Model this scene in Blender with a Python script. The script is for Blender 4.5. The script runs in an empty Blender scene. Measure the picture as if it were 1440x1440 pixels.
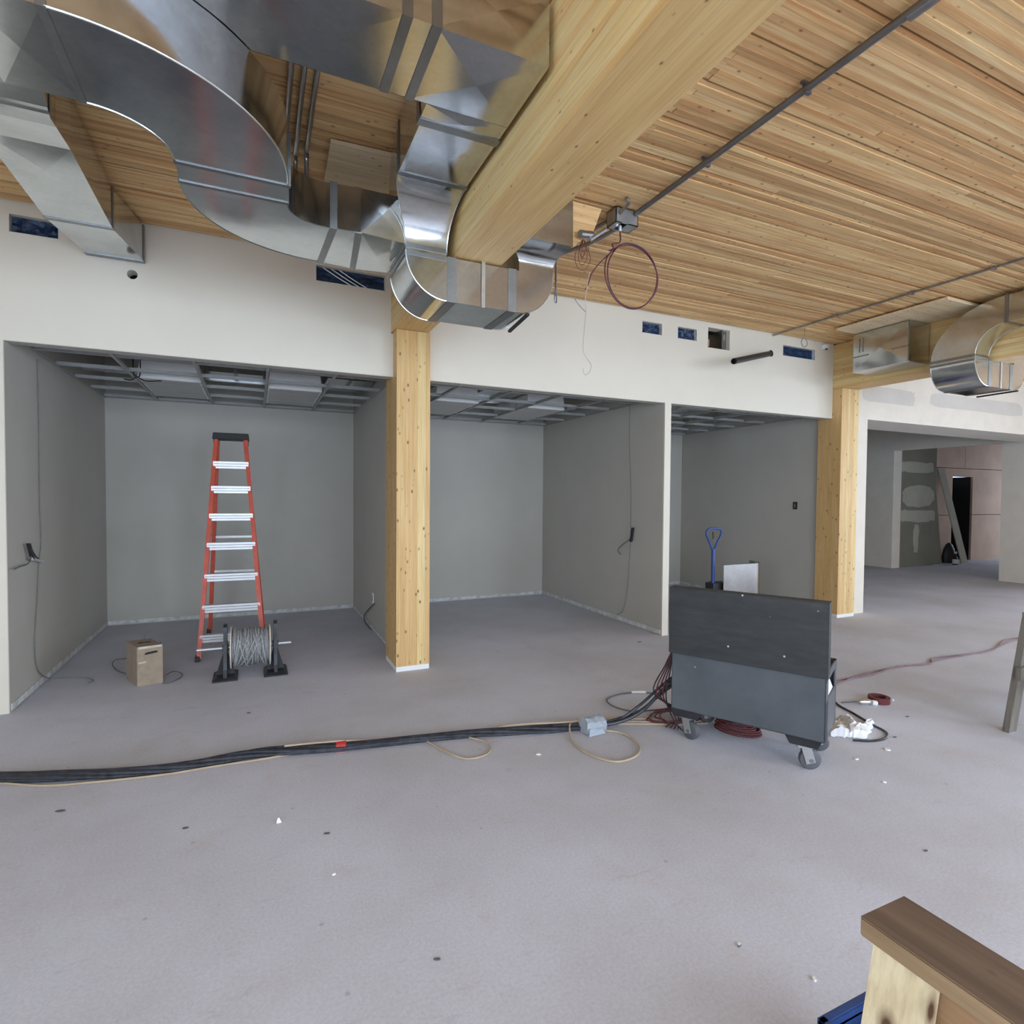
import bpy, bmesh, math, random
from mathutils import Vector, Matrix
random.seed(7)
scene = bpy.context.scene
COL = scene.collection
PI = math.pi

# ------------------------------------------------------------------ camera
F, YAW, PITCH, ROLL, CAMH = 793.8, .42738, .027405, .0074536, 1.63
_f = Vector((math.sin(YAW)*math.cos(PITCH), math.cos(YAW)*math.cos(PITCH), -math.sin(PITCH)))
_r = Vector((math.cos(YAW), -math.sin(YAW), 0)); _u = _r.cross(_f)
RT = _r*math.cos(ROLL)+_u*math.sin(ROLL); UP = _u*math.cos(ROLL)-_r*math.sin(ROLL); FW = _f
CAM = Vector((0, 0, CAMH))
cd = bpy.data.cameras.new('camera'); co = bpy.data.objects.new('camera', cd); COL.objects.link(co)
cd.sensor_width = 36; cd.lens = 36*F/1440; cd.clip_start = .05
co.matrix_world = Matrix(((RT.x, UP.x, -FW.x, 0), (RT.y, UP.y, -FW.y, 0), (RT.z, UP.z, -FW.z, CAMH), (0, 0, 0, 1)))
scene.camera = co

def at(x, y, X=None, Y=None, Z=None):
    """photo pixel -> point on a given plane (floor, wall, ceiling height...)"""
    d = RT*((x-720)/F)-UP*((y-720)/F)+FW
    t = X/d.x if X is not None else Y/d.y if Y is not None else (Z-CAMH)/d.z
    return CAM+d*t

# ------------------------------------------------------------------ light
w = bpy.data.worlds.new('sky'); scene.world = w; w.use_nodes = True
bg = w.node_tree.nodes['Background']; bg.inputs[0].default_value = (.62, .74, 1, 1); bg.inputs[1].default_value = 1.6
def area(name, loc, rot, sx, sy, power, col=(.74, .86, 1)):
    l = bpy.data.lights.new(name, 'AREA'); l.shape = 'RECTANGLE'; l.size = sx; l.size_y = sy; l.energy = power; l.color = col
    o = bpy.data.objects.new(name, l); COL.objects.link(o); o.location = loc; o.rotation_euler = rot
    return o
ROOM_X0, ROOM_X1, ROOM_Y0 = -4.5, 13.7, -3.4
CZ = 3.746      # underside of the timber deck
WY = 5.29       # face of the white wall
HZ = 2.74       # head of the bay openings
BACKY = 8.35
WIN_BACK = [(-3.6, .2), (1.0, 4.8), (5.6, 9.4)]           # x ranges of the windows behind the photographer
WIN_RIGHT = [(-2.9, -.4), (.3, 3.0)]                    # y ranges of the windows in the right hand wall
WIN_LEFT = [(-2.9, -.2)]                                  # y range of the window in the left hand wall
for x0, x1 in WIN_BACK:
    area('window_daylight', ((x0+x1)/2, ROOM_Y0-1.0, 2.1), (PI/2-.55, 0, 0), x1-x0, 2.9, 250)
for y0, y1 in WIN_RIGHT:
    area('window_daylight', (ROOM_X1+1.0, (y0+y1)/2, 2.1), (PI/2-.55, 0, PI/2), y1-y0, 2.9, 250)
for y0, y1 in WIN_LEFT:
    area('window_daylight', (ROOM_X0-1.0, (y0+y1)/2, 2.1), (PI/2-.55, 0, -PI/2), y1-y0, 2.9, 160)
area('window_daylight', (21.5, 7.25, 2.0), (PI/2-.3, 0, PI/2), 2.1, 2.3, 60)     # added lamp at an unseen opening, brightens the far room
scene.view_settings.view_transform = 'Standard'; scene.view_settings.look = 'None'
scene.view_settings.gamma = 1; scene.view_settings.use_curve_mapping = False
scene.view_settings.exposure = 0.22

# ------------------------------------------------------------------ materials
def newmat(name):
    m = bpy.data.materials.new(name); m.use_nodes = True
    return m, m.node_tree, m.node_tree.nodes, m.node_tree.links, m.node_tree.nodes['Principled BSDF']
def c4(c): return (c[0], c[1], c[2], 1)
def pos(n, l, scale=(1, 1, 1), rand=0.0, obj=False):
    if obj: g = n.new('ShaderNodeTexCoord').outputs['Object']
    else: g = n.new('ShaderNodeNewGeometry').outputs['Position']
    if rand:
        oi = n.new('ShaderNodeObjectInfo'); mu = n.new('ShaderNodeMath'); mu.operation = 'MULTIPLY'; mu.inputs[1].default_value = rand
        l.new(oi.outputs['Random'], mu.inputs[0])
        ad = n.new('ShaderNodeVectorMath'); ad.operation = 'ADD'; l.new(g, ad.inputs[0]); l.new(mu.outputs[0], ad.inputs[1]); g = ad.outputs[0]
    mp = n.new('ShaderNodeVectorMath'); mp.operation = 'MULTIPLY'; mp.inputs[1].default_value = scale; l.new(g, mp.inputs[0])
    return mp.outputs[0]
def noise(n, l, vec, scale, detail=3, rough=.55, dist=0):
    t = n.new('ShaderNodeTexNoise'); t.inputs['Scale'].default_value = scale; t.inputs['Detail'].default_value = detail
    t.inputs['Roughness'].default_value = rough; t.inputs['Distortion'].default_value = dist; l.new(vec, t.inputs['Vector']); return t.outputs['Fac']
def ramp(n, l, fac, stops):
    r = n.new('ShaderNodeValToRGB'); e = r.color_ramp.elements
    while len(e) < len(stops): e.new(.5)
    for i, (p, c) in enumerate(stops): e[i].position = p; e[i].color = c4(c) if not isinstance(c, (int, float)) else (c, c, c, 1)
    l.new(fac, r.inputs[0]); return r.outputs[0]
def mixc(n, l, fac, a, b, mode='MIX'):
    m = n.new('ShaderNodeMix'); m.data_type = 'RGBA'; m.blend_type = mode
    for s, v in ((0, fac), (6, a), (7, b)):
        if isinstance(v, (int, float)): m.inputs[s].default_value = v
        elif isinstance(v, tuple): m.inputs[s].default_value = c4(v)
        else: l.new(v, m.inputs[s])
    return m.outputs[2]
def bump(n, l, bs, h, strength, dist=.01):
    b = n.new('ShaderNodeBump'); b.inputs['Strength'].default_value = strength; b.inputs['Distance'].default_value = dist
    l.new(h, b.inputs['Height']); l.new(b.outputs[0], bs.inputs['Normal'])
def plain(name, c, rough=.6, metal=0.0, var=.12, scale=9, spec=None):
    m, t, n, l, b = newmat(name)
    v = noise(n, l, pos(n, l), scale, 4)
    lo = tuple(x*(1-var) for x in c); hi = tuple(min(1, x*(1+var)) for x in c)
    l.new(ramp(n, l, v, [(.3, lo), (.7, hi)]), b.inputs['Base Color'])
    b.inputs['Roughness'].default_value = rough; b.inputs['Metallic'].default_value = metal
    if spec is not None: b.inputs['Specular IOR Level'].default_value = spec
    return m
def wood(name, axis, cols, knot=.5, rand=37.0, rough=.65, fine=90, tone=.35, kd=(.10, .045, .018)):
    """grain runs along axis (0 x, 1 y, 2 z); tone = how much one lamination differs from the next"""
    m, t, n, l, b = newmat(name)
    s = [14, 14, 14]; s[axis] = .8
    g1 = noise(n, l, pos(n, l, tuple(s), rand), 1.0, 5, .6, 1.2)
    s = [fine, fine, fine]; s[axis] = 2.5
    g2 = noise(n, l, pos(n, l, tuple(s), rand), 1.0, 2, .6)
    col = ramp(n, l, g1, [(.25, cols[0]), (.5, cols[1]), (.75, cols[2])])
    col = mixc(n, l, .35, col, ramp(n, l, g2, [(.3, (.55, .5, .45)), (.6, (1, 1, 1))]), 'MULTIPLY')
    oi = n.new('ShaderNodeObjectInfo')
    k = 1-tone
    col = mixc(n, l, 1.0, col, ramp(n, l, oi.outputs['Random'], [(0, (k*1.02, k*.92, k*.82)), (.3, (.95, .82, .73)), (.5, (.98, .96, .92)), (.7, (1, 1, 1)), (1, (1.08, 1.08, 1.02))]), 'MULTIPLY')
    if knot:
        s = [16, 16, 16]; s[axis] = 9
        v = n.new('ShaderNodeTexVoronoi'); v.inputs['Scale'].default_value = 1.0; l.new(pos(n, l, tuple(s), rand), v.inputs['Vector'])
        kk = ramp(n, l, v.outputs['Distance'], [(.16*knot, 1.0), (.28*knot, .5), (.5*knot, 0.0)])
        col = mixc(n, l, kk, col, kd)
    l.new(col, b.inputs['Base Color']); b.inputs['Roughness'].default_value = rough
    bump(n, l, b, g2, .12, .004)
    return m
def galv(name, c=(.60, .62, .62), r0=.09, r1=.22, sp=.5):
    m, t, n, l, b = newmat(name)
    v = n.new('ShaderNodeTexVoronoi'); v.inputs['Scale'].default_value = 55; l.new(pos(n, l), v.inputs['Vector'])
    sep = n.new('ShaderNodeSeparateColor'); l.new(v.outputs['Color'], sep.inputs[0])
    nz = noise(n, l, pos(n, l), 3.5, 5, .6)
    base = ramp(n, l, nz, [(.3, tuple(x*.86 for x in c)), (.7, tuple(min(1, x*1.1) for x in c))])
    base = mixc(n, l, sp*.5, base, ramp(n, l, sep.outputs[0], [(0, (.78, .8, .82)), (1, (1.06, 1.06, 1.06))]), 'MULTIPLY')
    l.new(base, b.inputs['Base Color']); b.inputs['Metallic'].default_value = 1
    rr = n.new('ShaderNodeMapRange'); rr.inputs[3].default_value = r0; rr.inputs[4].default_value = r1; l.new(nz, rr.inputs[0]); l.new(rr.outputs[0], b.inputs['Roughness'])
    bump(n, l, b, noise(n, l, pos(n, l), 2.2, 2), .06, .03)
    return m
M = {}
M['white_paint'] = plain('white_wall_paint', (.72, .672, .568), .55, var=.02, scale=2)
M['grey_paint'] = plain('grey_wall_paint', (.50, .478, .425), .6, var=.04, scale=1.5)
M['mud'] = plain('joint_compound', (.76, .705, .62), .8, var=.04, scale=4)
M['paper'] = plain('drywall_paper', (.62, .59, .54), .8, var=.04, scale=3)
M['green_board'] = plain('grey_green_drywall', (.21, .20, .15), .85, var=.08, scale=3)
M['green_mud'] = plain('grey_green_mud', (.42, .41, .33), .85, var=.08, scale=3)
M['pink'] = plain('pinkish_sheathing', (.64, .48, .37), .85, var=.10, scale=2)
M['strip'] = plain('unpainted_base_strip', (.62, .63, .62), .8, var=.25, scale=14)
M['dark'] = plain('dark_void', (.02, .02, .02), .9)  # near black, stands for the shade behind gaps and openings
# concrete floor: pale lavender grey with tan dust and darker scuffs
m, t, n, l, b = newmat('dusty_concrete')
a = noise(n, l, pos(n, l), .55, 5, .6); d = noise(n, l, pos(n, l), 2.3, 6, .65, .6); e = noise(n, l, pos(n, l, (5, 16, 1)), 1.0, 4, .6, 1.0); sp = noise(n, l, pos(n, l), 75, 4, .75)
base = ramp(n, l, a, [(.33, (.52, .515, .555)), (.55, (.615, .625, .705)), (.75, (.68, .70, .80))])
base = mixc(n, l, ramp(n, l, d, [(.56, 0.0), (.78, .5)]), base, (.54, .47, .42))
base = mixc(n, l, ramp(n, l, e, [(.62, 0.0), (.78, .35)]), base, (.38, .365, .37))
base = mixc(n, l, .55, base, ramp(n, l, sp, [(.35, (.80, .80, .80)), (.65, (1.10, 1.10, 1.10))]), 'MULTIPLY')
fl_ = n.new('ShaderNodeTexVoronoi'); fl_.inputs['Scale'].default_value = 5; l.new(pos(n, l, (1, 1, 0)), fl_.inputs['Vector'])
base = mixc(n, l, ramp(n, l, fl_.outputs['Distance'], [(.025, .55), (.06, 0.0)]), base, (.30, .29, .29))
l.new(base, b.inputs['Base Color']); b.inputs['Roughness'].default_value = .78
bump(n, l, b, noise(n, l, pos(n, l), 30, 5), .08, .01)
M['floor'] = m
DECK = ((.58, .325, .135), (.76, .495, .235), (.88, .69, .385))
M['deck'] = wood('deck_lamination', 0, DECK, .34, 41.0, tone=.34, kd=(.26, .115, .05))
GLU = ((.66, .455, .185), (.745, .55, .255), (.80, .635, .335))
M['glulam_y'] = wood('glulam_beam', 1, GLU, .26, 23.0, tone=.06, rough=.5, kd=(.22, .11, .045))
M['glulam_z'] = wood('glulam_column', 2, GLU, .42, 29.0, tone=.08, rough=.55, kd=(.16, .075, .03))
M['ply'] = wood('plywood', 0, ((.66, .48, .27), (.80, .63, .40), (.88, .74, .52)), .3, 11.0, tone=.1)
M['plank_brown'] = wood('weathered_plank', 1, ((.10, .065, .045), (.15, .10, .07), (.20, .14, .10)), .25, 5.0, tone=.1)
M['plank_edge'] = wood('sawn_lumber', 1, ((.25, .16, .08), (.36, .24, .13), (.45, .31, .18)), .3, 5.0, tone=.1)
M['pine'] = wood('pine_leg', 2, ((.62, .50, .30), (.73, .62, .40), (.80, .69, .48)), .75, 3.0, tone=.05)
M['grey_lumber'] = wood('grey_lumber', 2, ((.12, .105, .09), (.18, .16, .135), (.24, .21, .18)), .3, 3.0, tone=.1)
M['galv'] = galv('galvanized_steel')
M['band'] = galv('galvanized_joint', (.30, .315, .32), .3, .45)
M['chan'] = galv('zinc_channel', (.72, .75, .76), .25, .35)
M['tee'] = plain('grey_painted_tee', (.42, .43, .42), .5, var=.05)
M['emt'] = plain('steel_conduit', (.36, .36, .37), .35, 1.0, .1)
M['conduit_dark'] = plain('dark_conduit', (.20, .20, .205), .4, .7, .15)
M['box_metal'] = plain('steel_box', (.42, .43, .44), .4, .8, .1)
M['red'] = plain('orange_red_fiberglass', (.56, .09, .05), .45, var=.15)
M['alu'] = plain('aluminium', (.62, .63, .64), .4, .5, .05)
M['black'] = plain('black_plastic', (.018, .018, .019), .5)
M['black_steel'] = plain('black_steel', (.035, .037, .042), .45, .3, .3)
M['rubber'] = plain('grey_rubber', (.10, .105, .115), .6)
M['cable_grey'] = plain('grey_cable', (.30, .305, .31), .5, var=.3, scale=60)
M['cable_black'] = plain('black_cable', (.03, .033, .042), .42, var=.6, scale=25)
M['cable_tan'] = plain('tan_cord', (.50, .39, .27), .6)
M['cable_red'] = plain('dark_red_cord', (.13, .022, .026), .55)
M['cable_purple'] = plain('purple_red_cable', (.10, .022, .04), .45)
M['cable_rust'] = plain('rust_red_wire', (.14, .045, .03), .5)
M['cable_mauve'] = plain('dusty_mauve_cord', (.24, .16, .18), .7)
M['wire_grey'] = plain('thin_grey_wire', (.13, .135, .14), .6)
M['wire_faint'] = plain('dusty_grey_wire', (.22, .22, .21), .7)
M['wire_white'] = plain('thin_white_wire', (.48, .42, .34), .6)
M['red_tape'] = plain('red_tape', (.5, .03, .03), .5)
M['cardboard'] = plain('cardboard', (.33, .26, .19), .85, var=.12, scale=20)
M['flange'] = plain('reel_flange', (.55, .50, .42), .7, var=.15)
M['white'] = plain('white_plastic', (.82, .82, .82), .5, var=.03)
M['grey_cover'] = plain('blue_grey_rubber', (.36, .40, .45), .6, var=.1)
M['rag'] = plain('white_rag', (.82, .83, .86), .9, var=.06)
M['light_body'] = plain('white_enamel', (.92, .92, .91), .5, var=.02)
M['light_diff'] = plain('grey_diffuser', (.60, .60, .59), .6, var=.03)
M['blue'] = plain('blue_handle_paint', (.025, .06, .23), .4)
M['bluebox'] = plain('blue_plastic', (.03, .07, .22), .45, var=.3)
m, t, n, l, b = newmat('blue_masking_film')
v = noise(n, l, pos(n, l, (9, 1, 22)), 1.0, 5, .6, 1.5)
l.new(ramp(n, l, v, [(.35, (.004, .012, .04)), (.55, (.008, .035, .10)), (.75, (.02, .11, .22))]), b.inputs['Base Color']); b.inputs['Roughness'].default_value = .25
bump(n, l, b, v, .5, .02); M['film'] = m
m, t, n, l, b = newmat('charcoal_paint_spattered')
v = n.new('ShaderNodeTexVoronoi'); v.inputs['Scale'].default_value = 7.5; l.new(pos(n, l, (1, 0, 1), obj=True), v.inputs['Vector'])
base = ramp(n, l, noise(n, l, pos(n, l, (1.5, 1, 6), obj=True), 3, 5, .65), [(.35, (.022, .024, .025)), (.6, (.034, .036, .037)), (.8, (.060, .056, .044))])
base = mixc(n, l, ramp(n, l, v.outputs['Distance'], [(.035, 1.0), (.06, 0.0)]), base, (.55, .56, .56))
l.new(base, b.inputs['Base Color']); b.inputs['Roughness'].default_value = .55; M['gang_lid'] = m
m, t, n, l, b = newmat('slate_steel_spattered')
v = n.new('ShaderNodeTexVoronoi'); v.inputs['Scale'].default_value = 5; l.new(pos(n, l, (1, 0, 1), obj=True), v.inputs['Vector'])
base = ramp(n, l, noise(n, l, pos(n, l, obj=True), 3, 5, .6), [(.35, (.075, .085, .095)), (.7, (.11, .12, .13))])
base = mixc(n, l, ramp(n, l, v.outputs['Distance'], [(.03, 1.0), (.05, 0.0)]), base, (.55, .56, .56))
l.new(base, b.inputs['Base Color']); b.inputs['Roughness'].default_value = .4; M['gang_body'] = m

# ------------------------------------------------------------------ mesh helpers
class MB:
    def __init__(s): s.v = []; s.f = []
    def add(s, vs, fs):
        o = len(s.v); s.v += [tuple(p) for p in vs]; s.f += [tuple(i+o for i in f) for f in fs]; return s
    def box(s, x0, y0, z0, x1, y1, z1):
        return s.add([(x0, y0, z0), (x1, y0, z0), (x1, y1, z0), (x0, y1, z0), (x0, y0, z1), (x1, y0, z1), (x1, y1, z1), (x0, y1, z1)],
                     [(0, 3, 2, 1), (4, 5, 6, 7), (0, 1, 5, 4), (1, 2, 6, 5), (2, 3, 7, 6), (3, 0, 4, 7)])
    def loft(s, secs, caps=True, brk=0.0):
        """secs: list of equal-length rings"""
        n = len(secs[0]); vs = [p for r in secs for p in r]; fs = []
        for i in range(len(secs)-1):
            for k in range(n):
                fs.append((i*n+k, i*n+(k+1) % n, (i+1)*n+(k+1) % n, (i+1)*n+k))
        if caps: fs += [tuple(range(n-1, -1, -1)), tuple(range((len(secs)-1)*n, len(secs)*n))]
        if brk:   # cross-broken sheet metal: centre of each panel pushed out
            cen = sum((Vector(p) for p in vs), Vector())/len(vs); nf = []
            for f in fs:
                if len(f) == 4:
                    c = sum((Vector(vs[i]) for i in f), Vector())/4; nn = (Vector(vs[f[2]])-Vector(vs[f[0]])).cross(Vector(vs[f[3]])-Vector(vs[f[1]])).normalized()
                    if nn.dot(c-cen) < 0: nn = -nn
                    vs.append(tuple(c+nn*brk)); q = len(vs)-1
                    for k in range(4): nf.append((f[k], f[(k+1) % 4], q))
                else: nf.append(f)
            fs = nf
        return s.add(vs, fs)
    def tube(s, pts, r, n=8, closed=False, smooth=6):
        P = [Vector(p) for p in pts]
        if smooth: P = catmull(P, smooth, closed)
        k = len(P); rings = []; prev = None
        for i, p in enumerate(P):
            a = P[(i-1) % k] if (closed or i > 0) else p; c = P[(i+1) % k] if (closed or i < k-1) else p
            d = (c-a).normalized()
            if prev is None:
                u = d.orthogonal().normalized()
            else:
                u = (prev-d*prev.dot(d)); u = u.normalized() if u.length > 1e-6 else d.orthogonal().normalized()
            prev = u; v = d.cross(u); rr = r(i/(k-1)) if callable(r) else r
            rings.append([tuple(p+u*(rr*math.cos(2*PI*j/n))+v*(rr*math.sin(2*PI*j/n))) for j in range(n)])
        if closed: rings.append(rings[0])
        return s.loft(rings, caps=not closed)
    def cyl(s, p0, p1, r, n=16, r1=None):
        r1 = r if r1 is None else r1
        return s.tube([p0, p1], lambda q: r+(r1-r)*q, n, smooth=0)
    def lathe(s, p0, ax, prof, n=24):
        p0 = Vector(p0); ax = Vector(ax).normalized(); u = ax.orthogonal().normalized(); v = ax.cross(u)
        return s.loft([[tuple(p0+ax*h+u*(r*math.cos(2*PI*j/n))+v*(r*math.sin(2*PI*j/n))) for j in range(n)] for h, r in prof])
    def bar(s, p0, p1, wv, hv):
        """rectangular bar from p0 to p1 with half-size vectors wv, hv"""
        p0, p1, wv, hv = map(Vector, (p0, p1, wv, hv)); q = [(-1, -1), (1, -1), (1, 1), (-1, 1)]
        return s.loft([[tuple(p+wv*a+hv*b_) for a, b_ in q] for p in (p0, p1)])
    def poly(s, pts, off):
        """prism: polygon points extruded by vector off"""
        off = Vector(off); return s.loft([[tuple(p) for p in pts], [tuple(Vector(p)+off) for p in pts]])
def catmull(P, m, closed):
    k = len(P); out = []
    rng = range(k) if closed else range(k-1)
    for i in rng:
        p0 = P[(i-1) % k] if closed or i > 0 else P[0]*2-P[1]; p1 = P[i]; p2 = P[(i+1) % k]
        p3 = P[(i+2) % k] if closed or i+2 < k else P[-1]*2-P[-2]
        for j in range(m):
            t = j/m; out.append(.5*((2*p1)+(p2-p0)*t+(2*p0-5*p1+4*p2-p3)*t*t+(3*p1-p0-3*p2+p3)*t**3))
    if not closed: out.append(P[-1])
    return out
def mesh(name, mb, mat, smooth=True, bevel=0):
    me = bpy.data.meshes.new(name); me.from_pydata(mb.v, [], mb.f)
    bm = bmesh.new(); bm.from_mesh(me); bmesh.ops.recalc_face_normals(bm, faces=bm.faces)
    if bevel: bmesh.ops.bevel(bm, geom=[e for e in bm.edges if len(e.link_faces) == 2 and e.calc_face_angle(0) > .6], offset=bevel, segments=2, affect='EDGES', clamp_overlap=True)
    bm.to_mesh(me); bm.free()
    me.materials.append(M[mat])
    if smooth:
        me.polygons.foreach_set('use_smooth', [True]*len(me.polygons)); me.set_sharp_from_angle(angle=math.radians(32))
    return me
def tag(o, label, cat, group=None):
    o['label'] = label; o['category'] = cat
    if group: o['group'] = group
    return o
def obj(name, mb, mat, parent=None, world=True, smooth=True, bevel=0, kind=None, label=None):
    o = bpy.data.objects.new(name, mesh(name, mb, mat, smooth, bevel) if isinstance(mb, MB) else mb); COL.objects.link(o)
    if parent:
        o.parent = parent
        if world: o.matrix_parent_inverse = chain(parent).inverted()
    if kind: o['kind'] = kind
    if label: o['label'] = label
    return o
def chain(o):
    m = o.matrix_basis.copy()
    while o.parent:
        m = o.parent.matrix_basis @ o.matrix_parent_inverse @ m; o = o.parent
    return m
def thing(name, label, cat, loc=(0, 0, 0), rz=0, group=None):
    o = bpy.data.objects.new(name, None); COL.objects.link(o); o.location = loc; o.rotation_euler = (0, 0, rz); o.empty_display_size = .1
    return tag(o, label, cat, group)
def centre(o, base=True):
    """move a single mesh object's origin to the middle of its base"""
    me = o.data; xs = [v.co for v in me.vertices]
    c = Vector(((min(p.x for p in xs)+max(p.x for p in xs))/2, (min(p.y for p in xs)+max(p.y for p in xs))/2, min(p.z for p in xs)))
    me.transform(Matrix.Translation(-c)); o.location = o.location+c; return o
def solo(name, mb, mat, label, cat, group=None, bevel=0, smooth=True):
    return centre(tag(obj(name, mb, mat, bevel=bevel, smooth=smooth), label, cat, group))
def struct(name, mb, mat, parent=None, bevel=0):
    return obj(name, mb, mat, parent, kind='structure' if parent is None else None, smooth=False, bevel=bevel)
def rects(x0, x1, z0, z1, holes):
    """split a rectangle into cells, leaving out the holes"""
    xs = sorted({x0, x1, *[q for h in holes for q in h[:2]]}); zs = sorted({z0, z1, *[q for h in holes for q in h[2:]]})
    for i in range(len(xs)-1):
        for k in range(len(zs)-1):
            cx, cz = (xs[i]+xs[i+1])/2, (zs[k]+zs[k+1])/2
            if x0 < cx < x1 and z0 < cz < z1 and not any(h[0] < cx < h[1] and h[2] < cz < h[3] for h in holes):
                yield xs[i], xs[i+1], zs[k], zs[k+1]

# ================================================================== STRUCTURE
struct('floor', MB().box(ROOM_X0-.2, ROOM_Y0-.2, -.15, 22, 12, 0), 'floor')
ceil = struct('ceiling', MB().box(ROOM_X0-.2, ROOM_Y0-.2, CZ+.04, 22, 12, CZ+.25), 'dark')
# timber deck laminations: every board near enough to be told apart is a board of its own
PITCHB = .31/8
rows = int((WY-1.0)/PITCHB)
bmesh_cache = {}
def board_mesh(L, g):
    if (L, g) not in bmesh_cache:
        bmesh_cache[L, g] = mesh('board', MB().box(0, g, 0, L, PITCHB-.0004, .13), 'deck', smooth=False)
    return bmesh_cache[L, g]
X0, X1 = ROOM_X0, ROOM_X1
rb = random.Random(3)
for i in range(rows):
    y = 1.939+.004+(i-24)*PITCHB       # panel grooves fall where the photograph has them
    if y+PITCHB > WY+.11: break
    deep = (i-24) % 8 == 0
    split = rb.choice([4.2, 5.4, 6.6, 7.8, 9.0])
    for a, L in ((X0, split), (X0+split+.002, X1-X0-split)):
        o = obj('board', board_mesh(round(L, 2), .017 if deep else 0), None, ceil, world=False)
        o.location = (a, y, CZ+(.006 if deep else 0)+rb.choice((0, 0, .001, .002, .003, .006))+rb.uniform(-.0012, .0012))
mb = MB(); y = 1.939+.004-24*PITCHB
while y > ROOM_Y0:
    y -= PITCHB; mb.box(X0, y, CZ+rb.uniform(-.004, .006), X1, y+PITCHB-.0012, CZ+.03)
obj('board_field', mb, 'deck', ceil, smooth=False, kind='stuff')

# white wall above and beside the bays, with its openings
H = [(-1.615, -1.322, 3.521, 3.653), (.496, 1.107, 3.516, 3.656), (4.018, 4.304, 3.507, 3.641), (4.531, 4.826, 3.504, 3.643), (4.999, 5.349, 3.454, 3.696), (6.271, 6.882, 3.494, 3.632)]
RC = (-.864, 3.341, .036)
mb = MB(); T = .12
for x0, x1, z0, z1 in rects(ROOM_X0, -1.66, 0, CZ+.05, []): mb.box(x0, WY, z0, x1, WY+T, z1)
sq = (RC[0]-.06, RC[0]+.06, RC[1]-.06, RC[1]+.06)
for x0, x1, z0, z1 in rects(-1.66, 1.16, HZ, CZ+.05, H[:2]+[sq]): mb.box(x0, WY, z0, x1, WY+T, z1)
for x0, x1, z0, z1 in rects(1.16, 1.48, HZ, 3.14, []): mb.box(x0, WY+.0, z0, x1, WY+T, z1)
for x0, x1, z0, z1 in rects(1.48, 7.25, HZ, CZ+.05, H[2:]): mb.box(x0, WY, z0, x1, WY+T, z1)
N = 32
ring_o = []; ring_i = []
for k in range(N):
    a = 2*PI*k/N; c, s = math.cos(a), math.sin(a); q = .06/max(abs(c), abs(s))
    ring_o.append((RC[0]+c*q, WY, RC[1]+s*q)); ring_i.append((RC[0]+c*RC[2], WY, RC[1]+s*RC[2]))
back_i = [(x, WY+T, z) for x, y, z in ring_i]
mb.add(ring_o+ring_i+back_i, [(k, (k+1) % N, N+(k+1) % N, N+k) for k in range(N)]+[(N+k, N+(k+1) % N, 2*N+(k+1) % N, 2*N+k) for k in range(N)])
wf = struct('wall_front', mb, 'white_paint')
# column 1 sits in front, so the wall stops behind it; partition end faces are painted white
struct('trim_1', MB().box(4.365, WY, 0, 4.455, WY+.02, HZ), 'white_paint')
mb = MB().box(7.60, 5.25, 0, 7.945, 5.25+.15, CZ+.05)
for x0, x1, z0, z1 in rects(7.945, ROOM_X1+.2, 2.765, CZ+.05, []): mb.box(x0, 5.25, z0, x1, 5.98, z1)
wu = struct('wall_right_bulkhead', mb, 'mud')
for nm, (q0, q1) in (('bare_paper', ((1214, 541), (1286, 572))), ('bare_paper', ((1309, 551), (1437, 587)))):
    a, c = at(*q0, Y=5.25), at(*q1, Y=5.25); pts = []
    for k in range(28):
        t = 2*PI*k/28; cx, cz = math.copysign(abs(math.cos(t))**.3, math.cos(t)), math.copysign(abs(math.sin(t))**.3, math.sin(t))
        pts.append(((a.x+c.x)/2+cx*(c.x-a.x)/2+rb.uniform(-.02, .02), 5.2485, (a.z+c.z)/2+cz*(a.z-c.z)/2+rb.uniform(-.012, .012)))
    obj(nm, MB().poly(pts, (0, .0012, 0)), 'paper', wu, smooth=False)
# bays
struct('wall_bay_left', MB().box(-1.80, WY+T, 0, -1.66, BACKY+.12, CZ+.04).box(-1.66, WY+.004, 0, -1.656, WY+T, HZ), 'grey_paint')
struct('wall_bay_back', MB().box(-1.80, BACKY, 0, 7.45, BACKY+.12, CZ+.04), 'grey_paint')
struct('wall_partition_one', MB().box(1.29, 5.60, 0, 1.42, BACKY, CZ+.04), 'grey_paint')
struct('wall_partition_two', MB().box(4.365, WY+.02, 0, 4.455, BACKY, HZ).box(4.365, WY+T, HZ, 4.455, BACKY, CZ+.04), 'grey_paint')
struct('wall_partition_three', MB().box(7.30, 5.50, 0, 7.55, BACKY+.12, CZ+.04), 'grey_paint')
# underside of the header painted grey like the bays
struct('trim_2', MB().box(-1.656, WY+.004, HZ-.004, 1.18, WY+T, HZ).box(1.50, WY+.004, HZ-.004, 7.25, WY+T, HZ), 'grey_paint')
# unpainted strips at the foot of the bay walls
def strip(name, mb): return struct(name, mb, 'strip')
strip('baseboard_bay_left', MB().box(-1.66, WY+.03, .012, -1.652, BACKY, .06))
strip('baseboard_bay_back', MB().box(-1.65, BACKY-.008, .012, 1.29, BACKY, .055).box(1.42, BACKY-.008, .012, 4.365, BACKY, .055).box(4.455, BACKY-.008, .012, 7.3, BACKY, .055))
strip('baseboard_partition_one', MB().box(1.282, 5.62, .012, 1.29, BACKY, .05))
strip('baseboard_partition_two', MB().box(4.357, WY+.03, .012, 4.365, BACKY, .06))
strip('baseboard_partition_three', MB().box(7.292, 5.56, .012, 7.30, BACKY, .055))
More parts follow.
